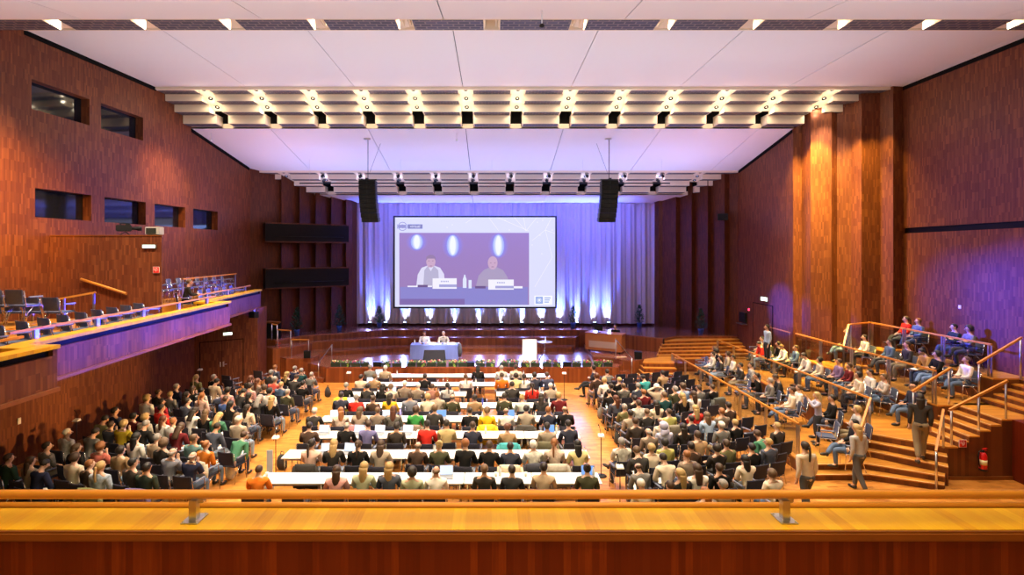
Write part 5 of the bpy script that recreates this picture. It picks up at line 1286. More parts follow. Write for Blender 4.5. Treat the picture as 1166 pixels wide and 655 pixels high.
# centre block: rows of white tables
ROWY = [12.2+1.46*k for k in range(8)]
ROWS = {}
for u, v, h, tp_, po in parse(CENTRE):
    x, y = on_z(u, v, HEAD+.02)
    k = min(range(8), key=lambda i: abs(ROWY[i]-.74-y))
    ROWS.setdefault(k, []).append([x, ROWY[k]-.74+max(-.06, min(.06, (y-ROWY[k]+.74)*.3)), h, tp_, po])
for k, L_ in ROWS.items():
    L_.sort(key=lambda q: q[0])
    for a, b in zip(L_, L_[1:]):
        if b[0]-a[0] < .52: m_ = (a[0]+b[0])/2; a[0] = min(a[0], m_-.26); b[0] = max(b[0], m_+.26)
    for i, q in enumerate(L_):
        po = q[4] or R.choice(['table','table','tabler','tablel','table','lap'])
        r = person(q[0], q[1], 0, R.uniform(-.12,.12), q[2], q[3], po, R.uniform(.96,1.03), block='white tables')
        PEOPLE[-1].update(row=k, seat_i=i, n=len(L_))
# side blocks and terraces
def wall_clear(q):
    lim = wl(q[1])+.45
    q[0] = max(q[0], lim)
P = []
for u, v, h, tp_, po in parse(LEFT):
    x, y = on_z(u, v, HEAD); P.append([x, y, h, tp_, po])
relax(P, (0,52.0))
for q in P:
    wall_clear(q)
    rz = face_to(q[0], q[1], 0, 52.0)+R.uniform(-.07,.07)
    po = q[4] or R.choice(['lap','lapr','lapr','lapr','write','lapr','lap','chin'])
    person(q[0], q[1], 0, rz, q[2], q[3], po, R.uniform(.95,1.03), block='panelled-wall seats')
P = []
for u, v, h, tp_, po in parse(RIGHT):
    x, y = on_z(u, v, HEAD); P.append([x, y, h, tp_, po])
relax(P, (-3.0,48.0))
for q in P:
    q[0] = min(q[0], 8.10)
    rz = face_to(q[0], q[1], -3.0, 48.0)+R.uniform(-.07,.07)
    if q[3] == 'navysuit' and q[4] == 'cross': rz = 1.35
    po = q[4] or R.choice(['lap','lapl','lap','lapl','write','cross','lapl','chin'])
    person(q[0], q[1], 0, rz, q[2], q[3], po, R.uniform(.95,1.03), block='terrace-side floor seats')
TN = ['lowest terrace', 'second terrace', 'third terrace', 'top terrace']
P = []
XR_ = [10.75, 12.9, 14.75, 15.85]
for u, v, h, tp_, po in parse(TIER):
    best = None
    for k in range(4):
        x, y = on_z(u, v, TZ[k]+HEAD)
        lo, hi = TX[k]+.35, XR_[k]-.3
        e = max(0, lo-x, x-hi)
        if best is None or e < best[0]: best = (e, k, x, y)
    e, k, x, y = best
    x = min(max(x, TX[k]+.40), XR_[k]-.34)
    if k == 3: y = min(y, 19.3)
    P.append([x, y, h, tp_, po, k])
for k in range(4):
    S_ = [q for q in P if q[5] == k]; relax(S_, (-2.0,19.5))
    for q in S_:
        q[0] = min(max(q[0], TX[k]+.42), XR_[k]-.36)
        rz = face_to(q[0], q[1], -2.0, 19.5+(q[1]-15)*.7)+R.uniform(-.08,.08)
        po = q[4] or R.choice(['lap','legs','lapr','cross','legs','write'])
        person(q[0], q[1], TZ[k], rz, q[2], q[3], po, R.uniform(.96,1.03), block=TN[k])
# standing and walking people
def standing(u, v, z, h, tp_, pose, rz, trou, block_, s=1.0):
    hz = z+1.615*s
    x, y = on_z(u, v, hz)
    b = person(x, y, z, rz, h, tp_, pose, s, trou=trou, block=block_, seat=False)
    return x, y
standing(931.2, 451, TZ[0], 'yL', 'lavender', 'phone', 1.2, 0, 'lowest terrace', .90)
standing(873.8, 373, TZ[2], 'ds', 'lblue', 'stand', 1.5, 0, 'exit door', .92)
person(11.35, 13.72, .51, -.5, 'dL', 'charcoal', 'walk', 1.03, trou=5, block='stair', seat=False)
person(9.25, 13.05, 0, .3, 'yL', 'lightgrey', 'walk', .98, trou=2, block='stair foot', seat=False)
person(7.15, 11.75, 0, .2, 'dp', 'cream', 'walk', 1.0, trou=2, block='stair foot', seat=False)
# two speakers and the operator on the stage, one person on the side balcony
for x, h, tp_, l in ((-3.42,'bs','white','nearer the door side'), (-2.45,'gm','greige','nearer the lectern')):
    person(x, 26.42, ZS, PI+.0, h, tp_, 'table', 1.0, block='blue stage table '+l)
person(6.55, 27.35, ZM, PI-.55, 'bs', 'black', 'table', 1.0, trou=0, block='control desk')
person(-11.15, 18.85, 3.75, -1.0, 'lm', 'dark', 'table', 1.0, trou=0, block='side balcony')
# ------------------------------------------------------------------ labels for people
def hairw(h): return '%s %s-haired' % (HC_[h[0]][0], HS_[h[1]]) if h[1] not in 'oh' else ('balding' if h[1] == 'o' else 'hooded')
def topw(p): return TOPS[p['top']][1]
def basew(p): return '%s person in %s' % (hairw(p['hair']), topw(p))
def near(p, ang, spread=.8, dmax=2.2):
    """nearest other person in a direction relative to where p looks (0 ahead, +-pi/2 aside)"""
    best = None
    for q in PEOPLE:
        if q is p or q['block'] != p['block']: continue
        dx, dy = q['x']-p['x'], q['y']-p['y']; d = math.hypot(dx, dy)
        a = math.atan2(-dx, dy)-p['rz']-ang; a = (a+PI) % (2*PI)-PI
        if abs(a) < spread and d < dmax and (best is None or d < best[0]): best = (d, q)
    return best[1] if best else None
def nice(bl): return {'white tables':'at the white tables', 'panelled-wall seats':'by panelled wall', 'terrace-side floor seats':'near terraces'}.get(bl, 'on the '+bl)
SPECIAL = {'stair':'blurred-looking person in charcoal jacket climbing the terrace stair beside the extinguisher wall'}
used = {}
def label_people():
    for p in PEOPLE:
        bl = p['block']
        if bl.startswith('blue stage'): p['label'] = 'speaker in %s seated behind the blue table on stage, %s' % (topw(p), bl.replace('blue stage table ', '')); continue
        if bl == 'control desk': p['label'] = 'person in black sitting behind the wooden control desk on the stage wing'; continue
        if bl == 'side balcony': p['label'] = 'lone person in dark jacket seated on the side balcony'; continue
        if bl == 'stair': p['label'] = 'person in charcoal jacket and khaki trousers climbing the terrace stair, back to us'; continue
        if bl == 'stair foot': p['label'] = 'person in %s walking at the foot of the terrace stair' % topw(p); continue
        if bl == 'exit door': p['label'] = 'person in light blue shirt standing by the exit door beyond the terraces'; continue
        if p['pose'] == 'phone': p['label'] = 'blond woman in lavender top standing on the lowest terrace raising her hands'; p['label'] = 'blond long-haired person in lavender top standing on the lowest terrace, hands raised'; continue
        a = near(p, 0); sL = near(p, PI/2, .8, 1.4); sR = near(p, -PI/2, .8, 1.4); bk = near(p, PI, .8, 2.4)
        cand = []
        b = basew(p)
        if bl == 'white tables':
            cand.append('%s, %s table row from the stage' % (b, ordn(7-p['row'])))
            cand.append('%s, %s table row from stage, seat %s from door side' % (b, ordn(7-p['row']), ordn(p['seat_i'])))
        n_ = nice(bl)
        if not any(q is not p and q['block'] == bl and basew(q) == b for q in PEOPLE): cand.append('%s %s' % (b, n_))
        for rel, q in (('behind', a), ('beside', sL), ('beside', sR), ('in front of', bk)):
            if q: cand.append('%s %s, %s %s' % (b, n_, rel, topw(q)))
        for (r1, q1), (r2, q2) in ((('behind', a), ('beside', sL)), (('behind', a), ('beside', sR)), (('beside', sL), ('and', sR)), (('before', bk), ('beside', sL)), (('before', bk), ('beside', sR))):
            if q1 and q2: cand.append('%s %s, %s %s, %s %s' % (b, n_, r1, topw(q1), r2, topw(q2)))
        cand.append('%s %s, sitting apart from the others' % (b, n_))
        for c in cand:
            if c not in used and len(c.split()) <= 16: break
        else:
            c = '%s %s, %s of its kind counted from the aisle' % (b, n_, ordn(len(used) % 9))
        used[c] = p; p['label'] = c
label_people()
for p in PEOPLE:
    p['o']['label'] = p['label']
    if p['block'] == 'white tables': p['o']['group'] = 'audience at the white tables'
    elif p['seat'] and p['block'] in ('panelled-wall seats', 'terrace-side floor seats'): p['o']['group'] = 'audience in the '+p['block']
    elif 'terrace' in p['block']: p['o']['group'] = 'audience on the terraces'
# ------------------------------------------------------------------ chairs under people, then the empty ones
def short(p, mx):
    w = '%s %s' % (HC_[p['hair'][0]][0], TOPS[p['top']][1])
    return w
cused = {}
for p in PEOPLE:
    if not p['seat']: continue
    g = {'white tables':'chairs at the white tables', 'panelled-wall seats':'chairs by the panelled wall', 'terrace-side floor seats':'floor chairs by the terraces'}.get(p['block'], 'chairs on the terraces' if 'terrace' in p['block'] else 'other occupied chairs')
    lb = p['label']
    for c_ in ('chair under the '+lb, 'chair under '+lb, 'chair under '+lb.replace(' person', ''), 'chair of '+lb.replace(' person', '').replace('by panelled wall', 'by wall').replace('on the ', 'on '),
               'chair of '+lb.replace(' person', '').replace('by panelled wall', 'by wall').replace('on the ', 'on ').replace('-haired', ' hair').replace('from door side', 'from door').replace(' hooded', '')):
        if len(c_.split()) <= 16 and c_ not in cused: break
    else:
        c_ = 'navy '+', '.join(c_.split(', ')[:-1])
        while c_ in cused or len(c_.split()) > 16: c_ = c_.replace('navy chair', 'next navy chair') if len(c_.split()) < 16 else ' '.join(c_.split()[-15:])+' again'
    cused[c_] = 1
    ch = chair(p['x'], p['y'], p['z'], p['rz'], c_, g, name='conference_chair' if p['block'] in ('white tables','panelled-wall seats','terrace-side floor seats') else 'terrace_chair', P=CH_NAVY if 'terrace' != p['block'].split()[-1] else CH_SLATE)
def free(x, y, z, d=.46): return all(abs(c[2]-z) > .4 or math.hypot(c[0]-x, c[1]-y) > d for c in CHAIRS)
EMPTY_L = "263,431;266,436;275,431;268.5,446;253.5,442;298.5,425.5;297.8,482.5;287,492;249,511;297,474;290,468;184,519;173,524;154.5,518;111,531;132,533;143,520;176,533;298.5,428;310,471;316,466;256,505;205,497;160,505"
EMPTY_R = "703,429.5;716,429;730,428.5;743,427.3;711.5,434;722,431;717,440;742,439;745,428;752,426;767,426.5;774,430.5;764.5,433;769,436.5;781,435.5;788,442;761,444;802,447;819,461;806,465;777,461;783,467;807,461;844,479;858,488;846,497;861,502;872,510;895,502;778,546;800,547;815,545;797,531;776,522;770,510;712,447;720,452;760,472;785,481;700,461;741,479"
n = 0
def nearest_person(x, y, bl):
    return min((q for q in PEOPLE if q['block'] == bl), key=lambda q: math.hypot(q['x']-x, q['y']-y))
def empties(txt, bl, target, g, zc=.66):
    global n
    for e in txt.split(';'):
        u, v = map(float, e.split(','))
        x, y = on_z(u, v, zc)
        x = max(x, wl(y)+.4)
        if bl == 'terrace-side floor seats': x = min(x, 8.12)
        if not free(x, y, 0): continue
        q = nearest_person(x, y, bl)
        rel = 'in front of' if y > q['y']+.3 else ('behind' if y < q['y']-.3 else 'beside')
        l = 'empty navy chair %s %s %s' % (rel, hairw(q['hair']), topw(q))
        l += {'panelled-wall seats':', by panelled wall', 'terrace-side floor seats':', near terraces'}[bl]
        if l in cused: l = l.replace('empty navy', 'second empty navy')
        if l in cused: l = l.replace('second empty', 'third empty')
        if l in cused: l = l.replace('third empty', 'fourth empty')
        if l in cused: l = l.replace('fourth empty', 'fifth empty')
        cused[l] = 1
        chair(x, y, 0, face_to(x, y, *target), l, g)
empties(EMPTY_L, 'panelled-wall seats', (0,52), 'chairs by the panelled wall')
empties(EMPTY_R, 'terrace-side floor seats', (-3,48), 'floor chairs by the terraces')
# empty chairs in the table rows (gaps wider than a seat)
for k in range(8):
    xs = sorted(q['x'] for q in PEOPLE if q['block'] == 'white tables' and q['row'] == k)
    full = [-5.3]+xs+[2.5]; c_ = 0
    for a, b in zip(full, full[1:]):
        if b-a > 1.45 and (k in (0,1,5,6) or (a+b) % 1 > .4):
            x = (a+b)/2
            if k == 2 and -1 < x < .2: continue
            l = 'empty navy chair at the %s white table row from stage, %s gap from door side' % (ordn(7-k), ordn(c_)); c_ += 1
            chair(x, ROWY[k]-.70, 0, R.uniform(-.1,.1), l, 'chairs at the white tables')
# rear strip just under the parapet: a few occupied-looking chairs seen only as backs
for i, x in enumerate((-9.6,-9.0,-7.9,-3.6,-2.4,-1.2,.1,1.3,2.5,5.6,6.9)):
    x_, y_ = x, 10.6+.15*math.sin(i*2)
    if free(x_, y_, 0, .6): chair(x_, y_, 0, 0 if abs(x) < 3 else (-.6 if x < 0 else .35), 'navy chair glimpsed under the nearest handrail, %s from the panelled wall' % ordn(i), 'chairs glimpsed under the handrail')
# terrace empties
EMPTY_T = "798,411,0;805,409,0;810,417,0;821,424,0;834,429,0;847,424,0;868,396,1;845,440,0;912,412,1;921,420,1;935,425,1;941,488,0;1021,372,3;1033.5,370,3;1046,372,3;1105,380,3;1161,391,3;1023.5,400,2;1027,405,2;1085.5,413.5,2;1099.7,417,2;1092.6,427,2;1117,420,2;1052,402,2"
for i, e in enumerate(EMPTY_T.split(';')):
    u, v, k = e.split(','); k = int(k)
    x, y = on_z(float(u), float(v), TZ[k]+.66)
    x = min(max(x, TX[k]+.42), XR_[k]-.36)
    if k == 3: y = min(y, 19.2)
    if not free(x, y, TZ[k], .5): continue
    q = nearest_person(x, y, TN[k])
    l = 'empty slate-blue chair on the %s near %s %s' % (TN[k], hairw(q['hair']), topw(q))
    if l in cused: l = l.replace('empty', 'second empty')
    if l in cused: l = l.replace('second empty', 'third empty')
    cused[l] = 1
    chair(x, y, TZ[k], face_to(x, y, -2, 19.5+(y-15)*.7), l, 'chairs on the terraces', CH_SLATE, 'terrace_chair')
# balcony chairs
def bal(x, y, z, rz, l): chair(x, y, z, rz, l, 'slate chairs of the side balcony', CH_SLATE, 'balcony_chair')
for i in range(4): bal(-12.75+.50*i, 13.5, 4.05, -.1, 'slate balcony chair, front pair of rows, %s from the panelled wall' % ordn(i))
for i in range(4): bal(-12.75+.50*i, 12.5, 4.32, -.1, 'slate balcony chair, rear raised row, %s from the panelled wall' % ordn(i))
for i in range(11): bal(-9.72-.03*i, 9.5+.56*i, 3.75, -.45, 'slate balcony chair behind the long ledge, %s from our end' % ordn(i))
for i in range(9): bal(-12.12+.035*i, 18.6+.58*i, 4.2, -PI/2+.25, 'slate balcony chair against the wall beyond the stair enclosure, %s from it' % ordn(i))
for i in range(5): bal(-11.1, 20.2+.6*i, 3.75, -PI/2+.2, 'slate balcony chair behind the short far ledge, %s from the seated person' % ordn(i))
# rail of the raised balcony seats
t = thing('seat_rail', 'orange wooden rail on steel posts before the raised side-balcony chairs', 'handrail', (0,0,0), 0)
a, b = at(0,352.5,13.9), at(109,333,14.5)
mb(W_RAIL).beam(a, b, .05, .05).build('rail', t)
for f in (.25,.33,.60,.66,.98): q = a.lerp(b, f); mb(M_STEEL).box(q.x-.025, q.x+.025, q.y-.02, q.y+.02, 3.75, q.z-.02).build('post', t)
t = thing('seat_rail', 'orange wooden rail on steel posts before the far side-balcony chairs', 'handrail', (0,0,0), 0)
a, b = at(208,318,19.4), at(269,312,23.6)
mb(W_RAIL).beam(a, b, .045, .045).build('rail', t)
for f in (.0,.35,.68,.98): q = a.lerp(b, f); mb(M_STEEL).box(q.x-.02, q.x+.02, q.y-.02, q.y+.02, 3.75, q.z-.02).build('post', t)
# ------------------------------------------------------------------ white tables
def table(x0, x1, y, label):
    t = thing('conference_table', label, 'table', ((x0+x1)/2,y,0), 0, 'white conference tables')
    w = (x1-x0)/2-.008
    mb(M_WHITE).box(-w, w, -.30, .30, .715, .74).build('table_top', t, bevel=.004)
    for sx in (-1, 1):
        for sy in (-1, 1): mb(M_CHROME).tube([(sx*(w-.08),sy*.25,0), (sx*(w-.08),sy*.25,.715)], .018, 8).build('leg', t)
    mb(mat('table underframe', (.25,.24,.23), .5, .6)).box(-w+.08, w-.08, .22, .25, .66, .715).box(-w+.08, w-.08, -.25, -.22, .66, .715).build('underframe', t)
for k in range(8):
    if k == 5: spans = [(-5.45,-3.95), (-3.95,-2.45), (-2.45,-.95), (.17,1.36), (1.36,2.55)]
    elif k == 7: spans = [(-5.0,-3.5), (-3.5,-2.0), (-2.0,-.5), (-.5,1.0), (1.0,2.5)]
    else: spans = [(-5.45+1.6*i, -5.45+1.6*(i+1)) for i in range(5)]
    for i, (a, b) in enumerate(spans):
        table(a, b, ROWY[k], 'white folding table, %s row from the stage, %s from the door side' % (ordn(7-k), ordn(i)))
# things on the tables, one set per person
M_LAPTOP = mat('laptop grey', (.30,.30,.31), .4, .5)
def laptop(x, y, z, rz, label, scr, g='laptops on the white tables'):
    t = thing('laptop', label, 'laptop', (x,y,z), rz, g)
    mb(M_LAPTOP).box(-.16, .16, -.11, .11, 0, .014).build('keyboard_base', t)
    l = mb(M_LAPTOP); l.hexa([(-.16,.11,.012), (.16,.11,.012), (.16,.118,.012), (-.16,.118,.012), (-.16,.17,.22), (.16,.17,.22), (.16,.178,.22), (-.16,.178,.22)]); l.build('lid', t)
    s_ = mb(emis('laptop '+scr, {'white':(.85,.9,1), 'blue':(.15,.35,.9), 'pale':(.6,.75,.95)}[scr], .9)); s_.hexa([(-.15,.1085,.02), (.15,.1085,.02), (.15,.112,.02), (-.15,.112,.02), (-.15,.166,.21), (.15,.166,.21), (.15,.170,.21), (-.15,.170,.21)]); s_.build('screen', t)
LAP = {(7,0):'white', (6,0):'pale', (6,4):'white', (3,0):'white', (2,0):'white', (2,1):'pale', (2,2):'white', (2,3):'white', (3,3):'pale', (1,0):'white', (1,1):'pale', (3,6):'blue', (3,9):'blue', (2,8):'blue', (0,5):'pale', (0,9):'blue', (5,2):'pale', (4,0):'white', (7,5):'white'}
for p in [q for q in PEOPLE if q['block'] == 'white tables']:
    k, i = p['row'], p['seat_i']; y = ROWY[k]; x = max(-5.2, min(2.3, p['x']))
    def tx(q):      # keep a thing on a table top of this row
        spans_ = {5: [(-5.33,-1.08), (.30,2.42)], 7: [(-4.88,2.38)]}.get(k, [(-5.33,2.42)])
        best = min(spans_, key=lambda s_: 0 if s_[0] <= q <= s_[1] else min(abs(q-s_[0]), abs(q-s_[1])))
        return max(best[0], min(best[1], q))
    who = '%s %s, seat %s, %s row from stage' % (HC_[p['hair'][0]][0]+'-haired', topw(p), ordn(i), ordn(7-k))
    if (k, i) in LAP: laptop(tx(x+.16), y+.02, .742, R.uniform(-.2,.2), 'open laptop before %s' % who, LAP[(k, i)])
    elif R.random() < .85:
        t = thing('paper_sheet', 'white papers before %s' % who, 'paper', (tx(x+R.uniform(-.12,.12)), y+R.uniform(-.03,.08), .741), R.uniform(-.4,.4), 'papers on the white tables')
        mb(M_PAPER).box(-.105, .105, -.148, .148, 0, .006).build('sheet', t); o = mb(M_PAPER).box(-.10, .10, -.14, .14, .006, .009).build('top_sheet', t); o.rotation_euler = (0,0,.25)
    r = R.random()
    if r < .30: bottle(tx(x+.36), y+R.uniform(-.1,.15), .741, 'water bottle beside %s' % who, (.78,.82,.84), 'bottles on the white tables', .23)
    elif r < .42:
        t = thing('cup', 'paper cup beside %s' % who, 'cup', (tx(x-.34), y+.08, .741), 0, 'cups on the white tables')
        mb(M_PAPER).lathe([(.028,0), (.040,.095), (.037,.095), (.026,.01)], 12).build('beaker', t)
    elif r < .55:
        t = thing('phone', 'dark phone beside %s' % who, 'phone', (tx(x+.34), y-.1, .741), R.uniform(-.4,.4), 'phones on the white tables')
        mb(M_BLACK).box(-.037, .037, -.075, .075, 0, .009).build('case', t, bevel=.003); mb(M_SLOT).box(-.033, .033, -.069, .069, .009, .0095).build('screen', t)
# the two red and orange bottles that stand out
bottle(-5.0+.2, ROWY[5]+.02, .741, 'orange bottle on the third white table row from the stage', (.75,.16,.03), None, .22)
bottle(-.32, ROWY[4]+.05, .741, 'blue bottle on the fourth white table row from the stage', (.08,.10,.55), None, .24)
bottle(1.9, ROWY[2]+.12, .741, 'bright yellow bottle on the sixth white table row from the stage', (.75,.70,.05), None, .30)
# notepads on laps
c = 0
for p in PEOPLE:
    if p['pose'] in ('write', 'bend') and p['block'] not in ('white tables',) and p['seat'] and c < 60:
        d = Vector((-math.sin(p['rz']), math.cos(p['rz']), 0))
        q = Vector((p['x'], p['y'], p['z']))+d*.34
        w = p['label'].split(','); w = w[0].replace(' person', '')
        t = thing('notepad', ('white notepad on the lap of '+p['label'].replace(' person', '')), 'notepad', (q.x, q.y, p['z']+.605), p['rz'], 'notepads on laps')
        lb = p['label']
        for c_ in ('white notepad on the lap of '+lb, 'notepad on lap of '+lb, 'notepad held by '+lb, 'notepad held by '+lb.replace(' person', '').replace('by panelled wall', 'by wall'), 'notepad of '+', '.join(lb.split(', ')[:2])):
            if len(c_.split()) <= 16: t['label'] = c_; break
        mb(M_PAPER).box(-.105, .105, -.15, .15, 0, .008).build('sheets', t); mb(mat('notepad card', (.3,.35,.45), .8)).box(-.11, .11, -.155, .155, -.006, 0).build('backing_card', t); c += 1
# coats over chair backs and bags on the floor
def coat(p, rgb, label, nm):
    d = Vector((-math.sin(p['rz']), math.cos(p['rz']), 0))
    t = thing('coat', label, 'coat', (p['x'], p['y'], p['z']), p['rz'], 'coats over chair backs')
    m_ = mb(mat('coat '+nm, rgb, .9, noise=.4, nscale=14)); rr = random.Random(nm)
    N_ = 16; Z = [.30,.42,.56,.70,.84,.885]
    rows = []
    for j, z in enumerate(Z):
        f = (z-.30)/.585; w = .30-.05*f; th = .075 if j < 5 else .04
        rows.append([m_.bm.verts.new((w*math.cos(2*PI*k/N_)*(1+.05*rr.random()), -.275+(-.02*f)+th*math.sin(2*PI*k/N_)*(1+.4*rr.random()), z+(.05*rr.random() if j == 0 else 0))) for k in range(N_)])
    for a, b in zip(rows, rows[1:]):
        for k in range(N_): f = m_.bm.faces.new((a[k], a[(k+1)%N_], b[(k+1)%N_], b[k])); f.smooth = True
    m_.bm.faces.new(rows[0][::-1]); m_.bm.faces.new(rows[-1])
    m_.build('cloth', t)
    sl = mb(mat('coat '+nm, rgb, .9)); 
    for s_ in (-1, 1): sl.tube([(s_*.25,-.27,.82), (s_*.31,-.30,.62), (s_*.29,-.31,.40)], [.06,.055,.045], 8)
    sl.build('sleeves', t)
def find(u, v, z=0):
    x, y = on_z(u, v, HEAD+z)
    return min((q for q in PEOPLE if q['seat']), key=lambda q: math.hypot(q['x']-x, q['y']-y))
for u, v, rgb, l, nm in ((166,534,(.12,.09,.22),'purple puffer jacket over the chair nearest the handrail, by panelled wall','purple puffer'), (121,531,(.17,.17,.07),'olive coat over the chair of the blond person in checked shirt','olive'),
        (554.6,469,(.80,.52,.02),'bright yellow jacket over the chair of the person in yellow sweater','yellow'), (578,489,(.05,.33,.36),'turquoise coat over the chair of the auburn bobbed person in tan jacket','turquoise'),
        (471.9,469.4,(.20,.15,.11),'brown quilted coat over the chair of the person in bright green sweater','brown quilt'), (631.7,508,(.42,.38,.32),'grey and white coat over the chair of the ginger ponytailed person','grey white'),
        (607.8,506.3,(.03,.03,.045),'dark navy coat over the chair of the white-haired person, seventh table row','dark navy'), (352.5,509,(.02,.017,.015),'black leather jacket over the chair of the person in blush pink','leather'),
        (581.2,512,(.66,.55,.40),'cream coat over a chair in the seventh table row from the stage','cream coat'), (759,467,(.16,.14,.10),'brown-grey coat over the chair of the cropped person in yellow-green shirt','brown grey'),
        (810,441,(.07,.075,.07),'dark grey coat over the chair nearest the terrace edge, black sweater','dark grey'), (392.3,440,(.50,.62,.03),'lime yellow jacket over the chair of the grey-haired person in black','lime'),
        (234.9,506.2,(.42,.38,.28),'pale coat over the chair of the person in rust orange sweater','pale stripe'), (407,470.3,(.45,.20,.22),'rose pink jacket over the chair of a light brown-haired person, fifth table row','rose'),
        (622.7,484.4,(.10,.09,.05),'olive-brown coat over a chair in the sixth table row','olive brown'), (599.2,470,(.05,.045,.04),'dark coat over a chair in the fifth table row, person in greige','dark hang')):
    coat(find(u, v), rgb, l, nm)
def bag(x, y, z, rgb, label, nm, s=1.0):
    t = thing('bag', label, 'bag', (x,y,z), R.random()*3); t.scale = (s,s,s)
    m_ = mb(mat('bag '+nm, rgb, .85, noise=.3, nscale=12))
    m_.lathe([(.12,0), (.17,.06), (.17,.22), (.13,.34), (.06,.40)], 12, sx=1, sy=.62).build('sack', t)
    mb(mat('bag '+nm, rgb, .85)).tube([(-.07,.0,.36), (-.05,-.02,.47), (.05,-.02,.47), (.07,0,.36)], .012, 6).build('strap', t)
    mb(mat('bag '+nm, rgb, .85)).ball((0,-.10,.13), (.10,.04,.09), 8).build('front_pocket', t)
for u, v, rgb, l, nm in ((373,452,(.035,.03,.03),'dark rucksack on the floor at the aisle end of the front door-side row','dark'), (262,545,(.72,.66,.56),'white cloth bag by the aisle chair of the person in rust orange','white cloth'), (684,476,(.20,.19,.17),'grey rucksack on the floor at the aisle edge near the terraces','grey'),
                        (694,484,(.09,.16,.36),'blue bag on the floor by the aisle near the terraces','blue'), (321,534,(.03,.03,.035),'dark bag below the door-side end of the last table row','dark low'), (352,462,(.16,.10,.06),'brown bag under the aisle chair, door-side block','brown'),
                        (705,505,(.05,.052,.05),'dark coat bundle on the aisle floor near the terraces','bundle'), (717,527,(.045,.045,.045),'black bag on the aisle floor by the cropped person in grey','black')):
    x, y = on_z(u, v, 0.0 if v > 440 else 0); bag(x, y, 0, rgb, l, nm)
t = thing('sign_stand', 'light blue narrow board standing at the door-side end of the last table rows', 'board', (-5.72, 13.35, 0), .2)
mb(mat('pale blue board', (.42,.56,.78), .5)).box(-.07, .07, -.015, .015, .12, .95).build('board', t); mb(M_STEEL).box(-.12, .12, -.1, .1, 0, .02).tube([(0,0,0),(0,0,.15)], .015, 6).build('foot', t)
# microphone stands in the aisles
for u, v, zt_, l in ((87,478.5,1.1,'beside the panelled wall'), (227.7,421,1.15,'by the double door'), (314,498,1.1,'at the door-side end of the white tables'), (397,424.5,1.1,'before the flower boxes, door side'), (642.5,425,1.1,'before the flower boxes, terrace side'), (684.5,496,1.1,'at the terrace-side end of the white tables'), (706,531.6,1.1,'in the terrace-side aisle nearest to us')):
    x, y = on_z(u, v, zt_); x = max(x, wl(y)+.25)
    t = thing('microphone_stand', 'floor microphone stand with white delegate unit, '+l, 'microphone stand', (x,y,0), 0, 'microphone stands in the aisles')
    mb(M_BLACK).lathe([(.15,0), (.15,.015), (.03,.03)], 18).build('base', t); mb(M_BLACK).tube([(0,0,.02), (0,0,zt_-.03)], .011, 8).build('pole', t)
    u_ = mb(M_WHITE); u_.hexa([(-.085,-.07,zt_-.03), (.085,-.07,zt_-.03), (.085,.07,zt_-.03), (-.085,.07,zt_-.03), (-.075,-.06,zt_+.0), (.075,-.06,zt_+.0), (.075,.06,zt_+.035), (-.075,.06,zt_+.035)]); u_.build('delegate_unit', t)
    mb(M_BLACK).tube([(0,.04,zt_+.02), (-.02,.05,zt_+.16), (-.06,.02,zt_+.27)], .006, 6).ball((-.065,.015,zt_+.28), .018, 6).build('gooseneck', t)
# ------------------------------------------------------------------ light
def lamp(kind, name, loc, energy, color, target=None, size=.1, spot=60, blend=.6, shape=None, size_y=None):
    l = bpy.data.lights.new(name, kind); l.energy = energy; l.color = color
    o = bpy.data.objects.new(name, l); COL.objects.link(o); o.location = loc
    if kind == 'SPOT': l.spot_size = math.radians(spot); l.spot_blend = blend; l.shadow_soft_size = size
    elif kind == 'AREA':
        l.size = size
        if size_y: l.shape = 'RECTANGLE'; l.size_y = size_y
    else: l.shadow_soft_size = size
    if target is not None:
        d = Vector(target)-Vector(loc); o.rotation_euler = d.to_track_quat('-Z', 'Y').to_euler()
    return o
WARM = (1.0,.80,.55)
for c in CXB:
    for f in (.12,.47,.82):
        y = 20.1+1.45*f; z = 12.52-.59*f
        lamp('POINT', 'channel_lamp', (c, y+.03, z-.30), 5 if f < .8 else 5, (1,.84,.58), None, .04)  # added point lamp, stands in for bounce onto plank and baffles
        lamp('SPOT', 'channel_lamp', (c, y, z-.06), 16, WARM, (c, y-.05, 0), .03, 165, .5)
    lamp('SPOT', 'ceiling_spot_lamp', (c, 20.7, 12.15), 2100, WARM, (c*.96, 19.4, 0), .05, 90, .9)
for i in range(15):
    c = (i-7.5)*2.05+1.025
    if -14.0 < c < 15.5:
        lamp('SPOT', 'ceiling_spot_lamp', (c, 12.5, 11.6), (1500 if c < -7 else 2900 if c < -3 else 2300) if c < 6 else 1050, WARM, (c if c > -3 else c-2.5, 13.0, 0), .30, 105, .9)
        lamp('POINT', 'channel_lamp', (c, 12.28, 11.80), 7, (1,.86,.62), None, .04)
for i, c in enumerate(CXC):
    if abs(c) < 9.5: lamp('POINT', 'channel_lamp', (c, 27.75, 9.98), 5, (.55,.58,1), None, .06)
for x, tx, ty in ((0.5,-10.5,12.6), (1.5,-10.2,15.5), (0.5,-8.0,12.0)): lamp('SPOT', 'ceiling_spot_lamp', (x, 12.4, 11.5), 3600, WARM, (tx,ty,.3), .2, 24, 1)  # extra spots added to brighten the seats by the panelled wall
# stage front light
for x, tx, ty, tz, e, s_ in ((-4,-2.9,26.2,1.3,5600,8), (-1,-2.6,26.2,1.3,5600,8), (3.2,1.8,25.1,1.1,12000,5), (0,-1,25.3,.7,7000,34), (6,6.2,26.6,1,1500,16)):
    lamp('SPOT', 'stage_front_lamp', (x,21.0,11.0), e, (1,.92,.85), (tx,ty,tz), .08, s_, .8)
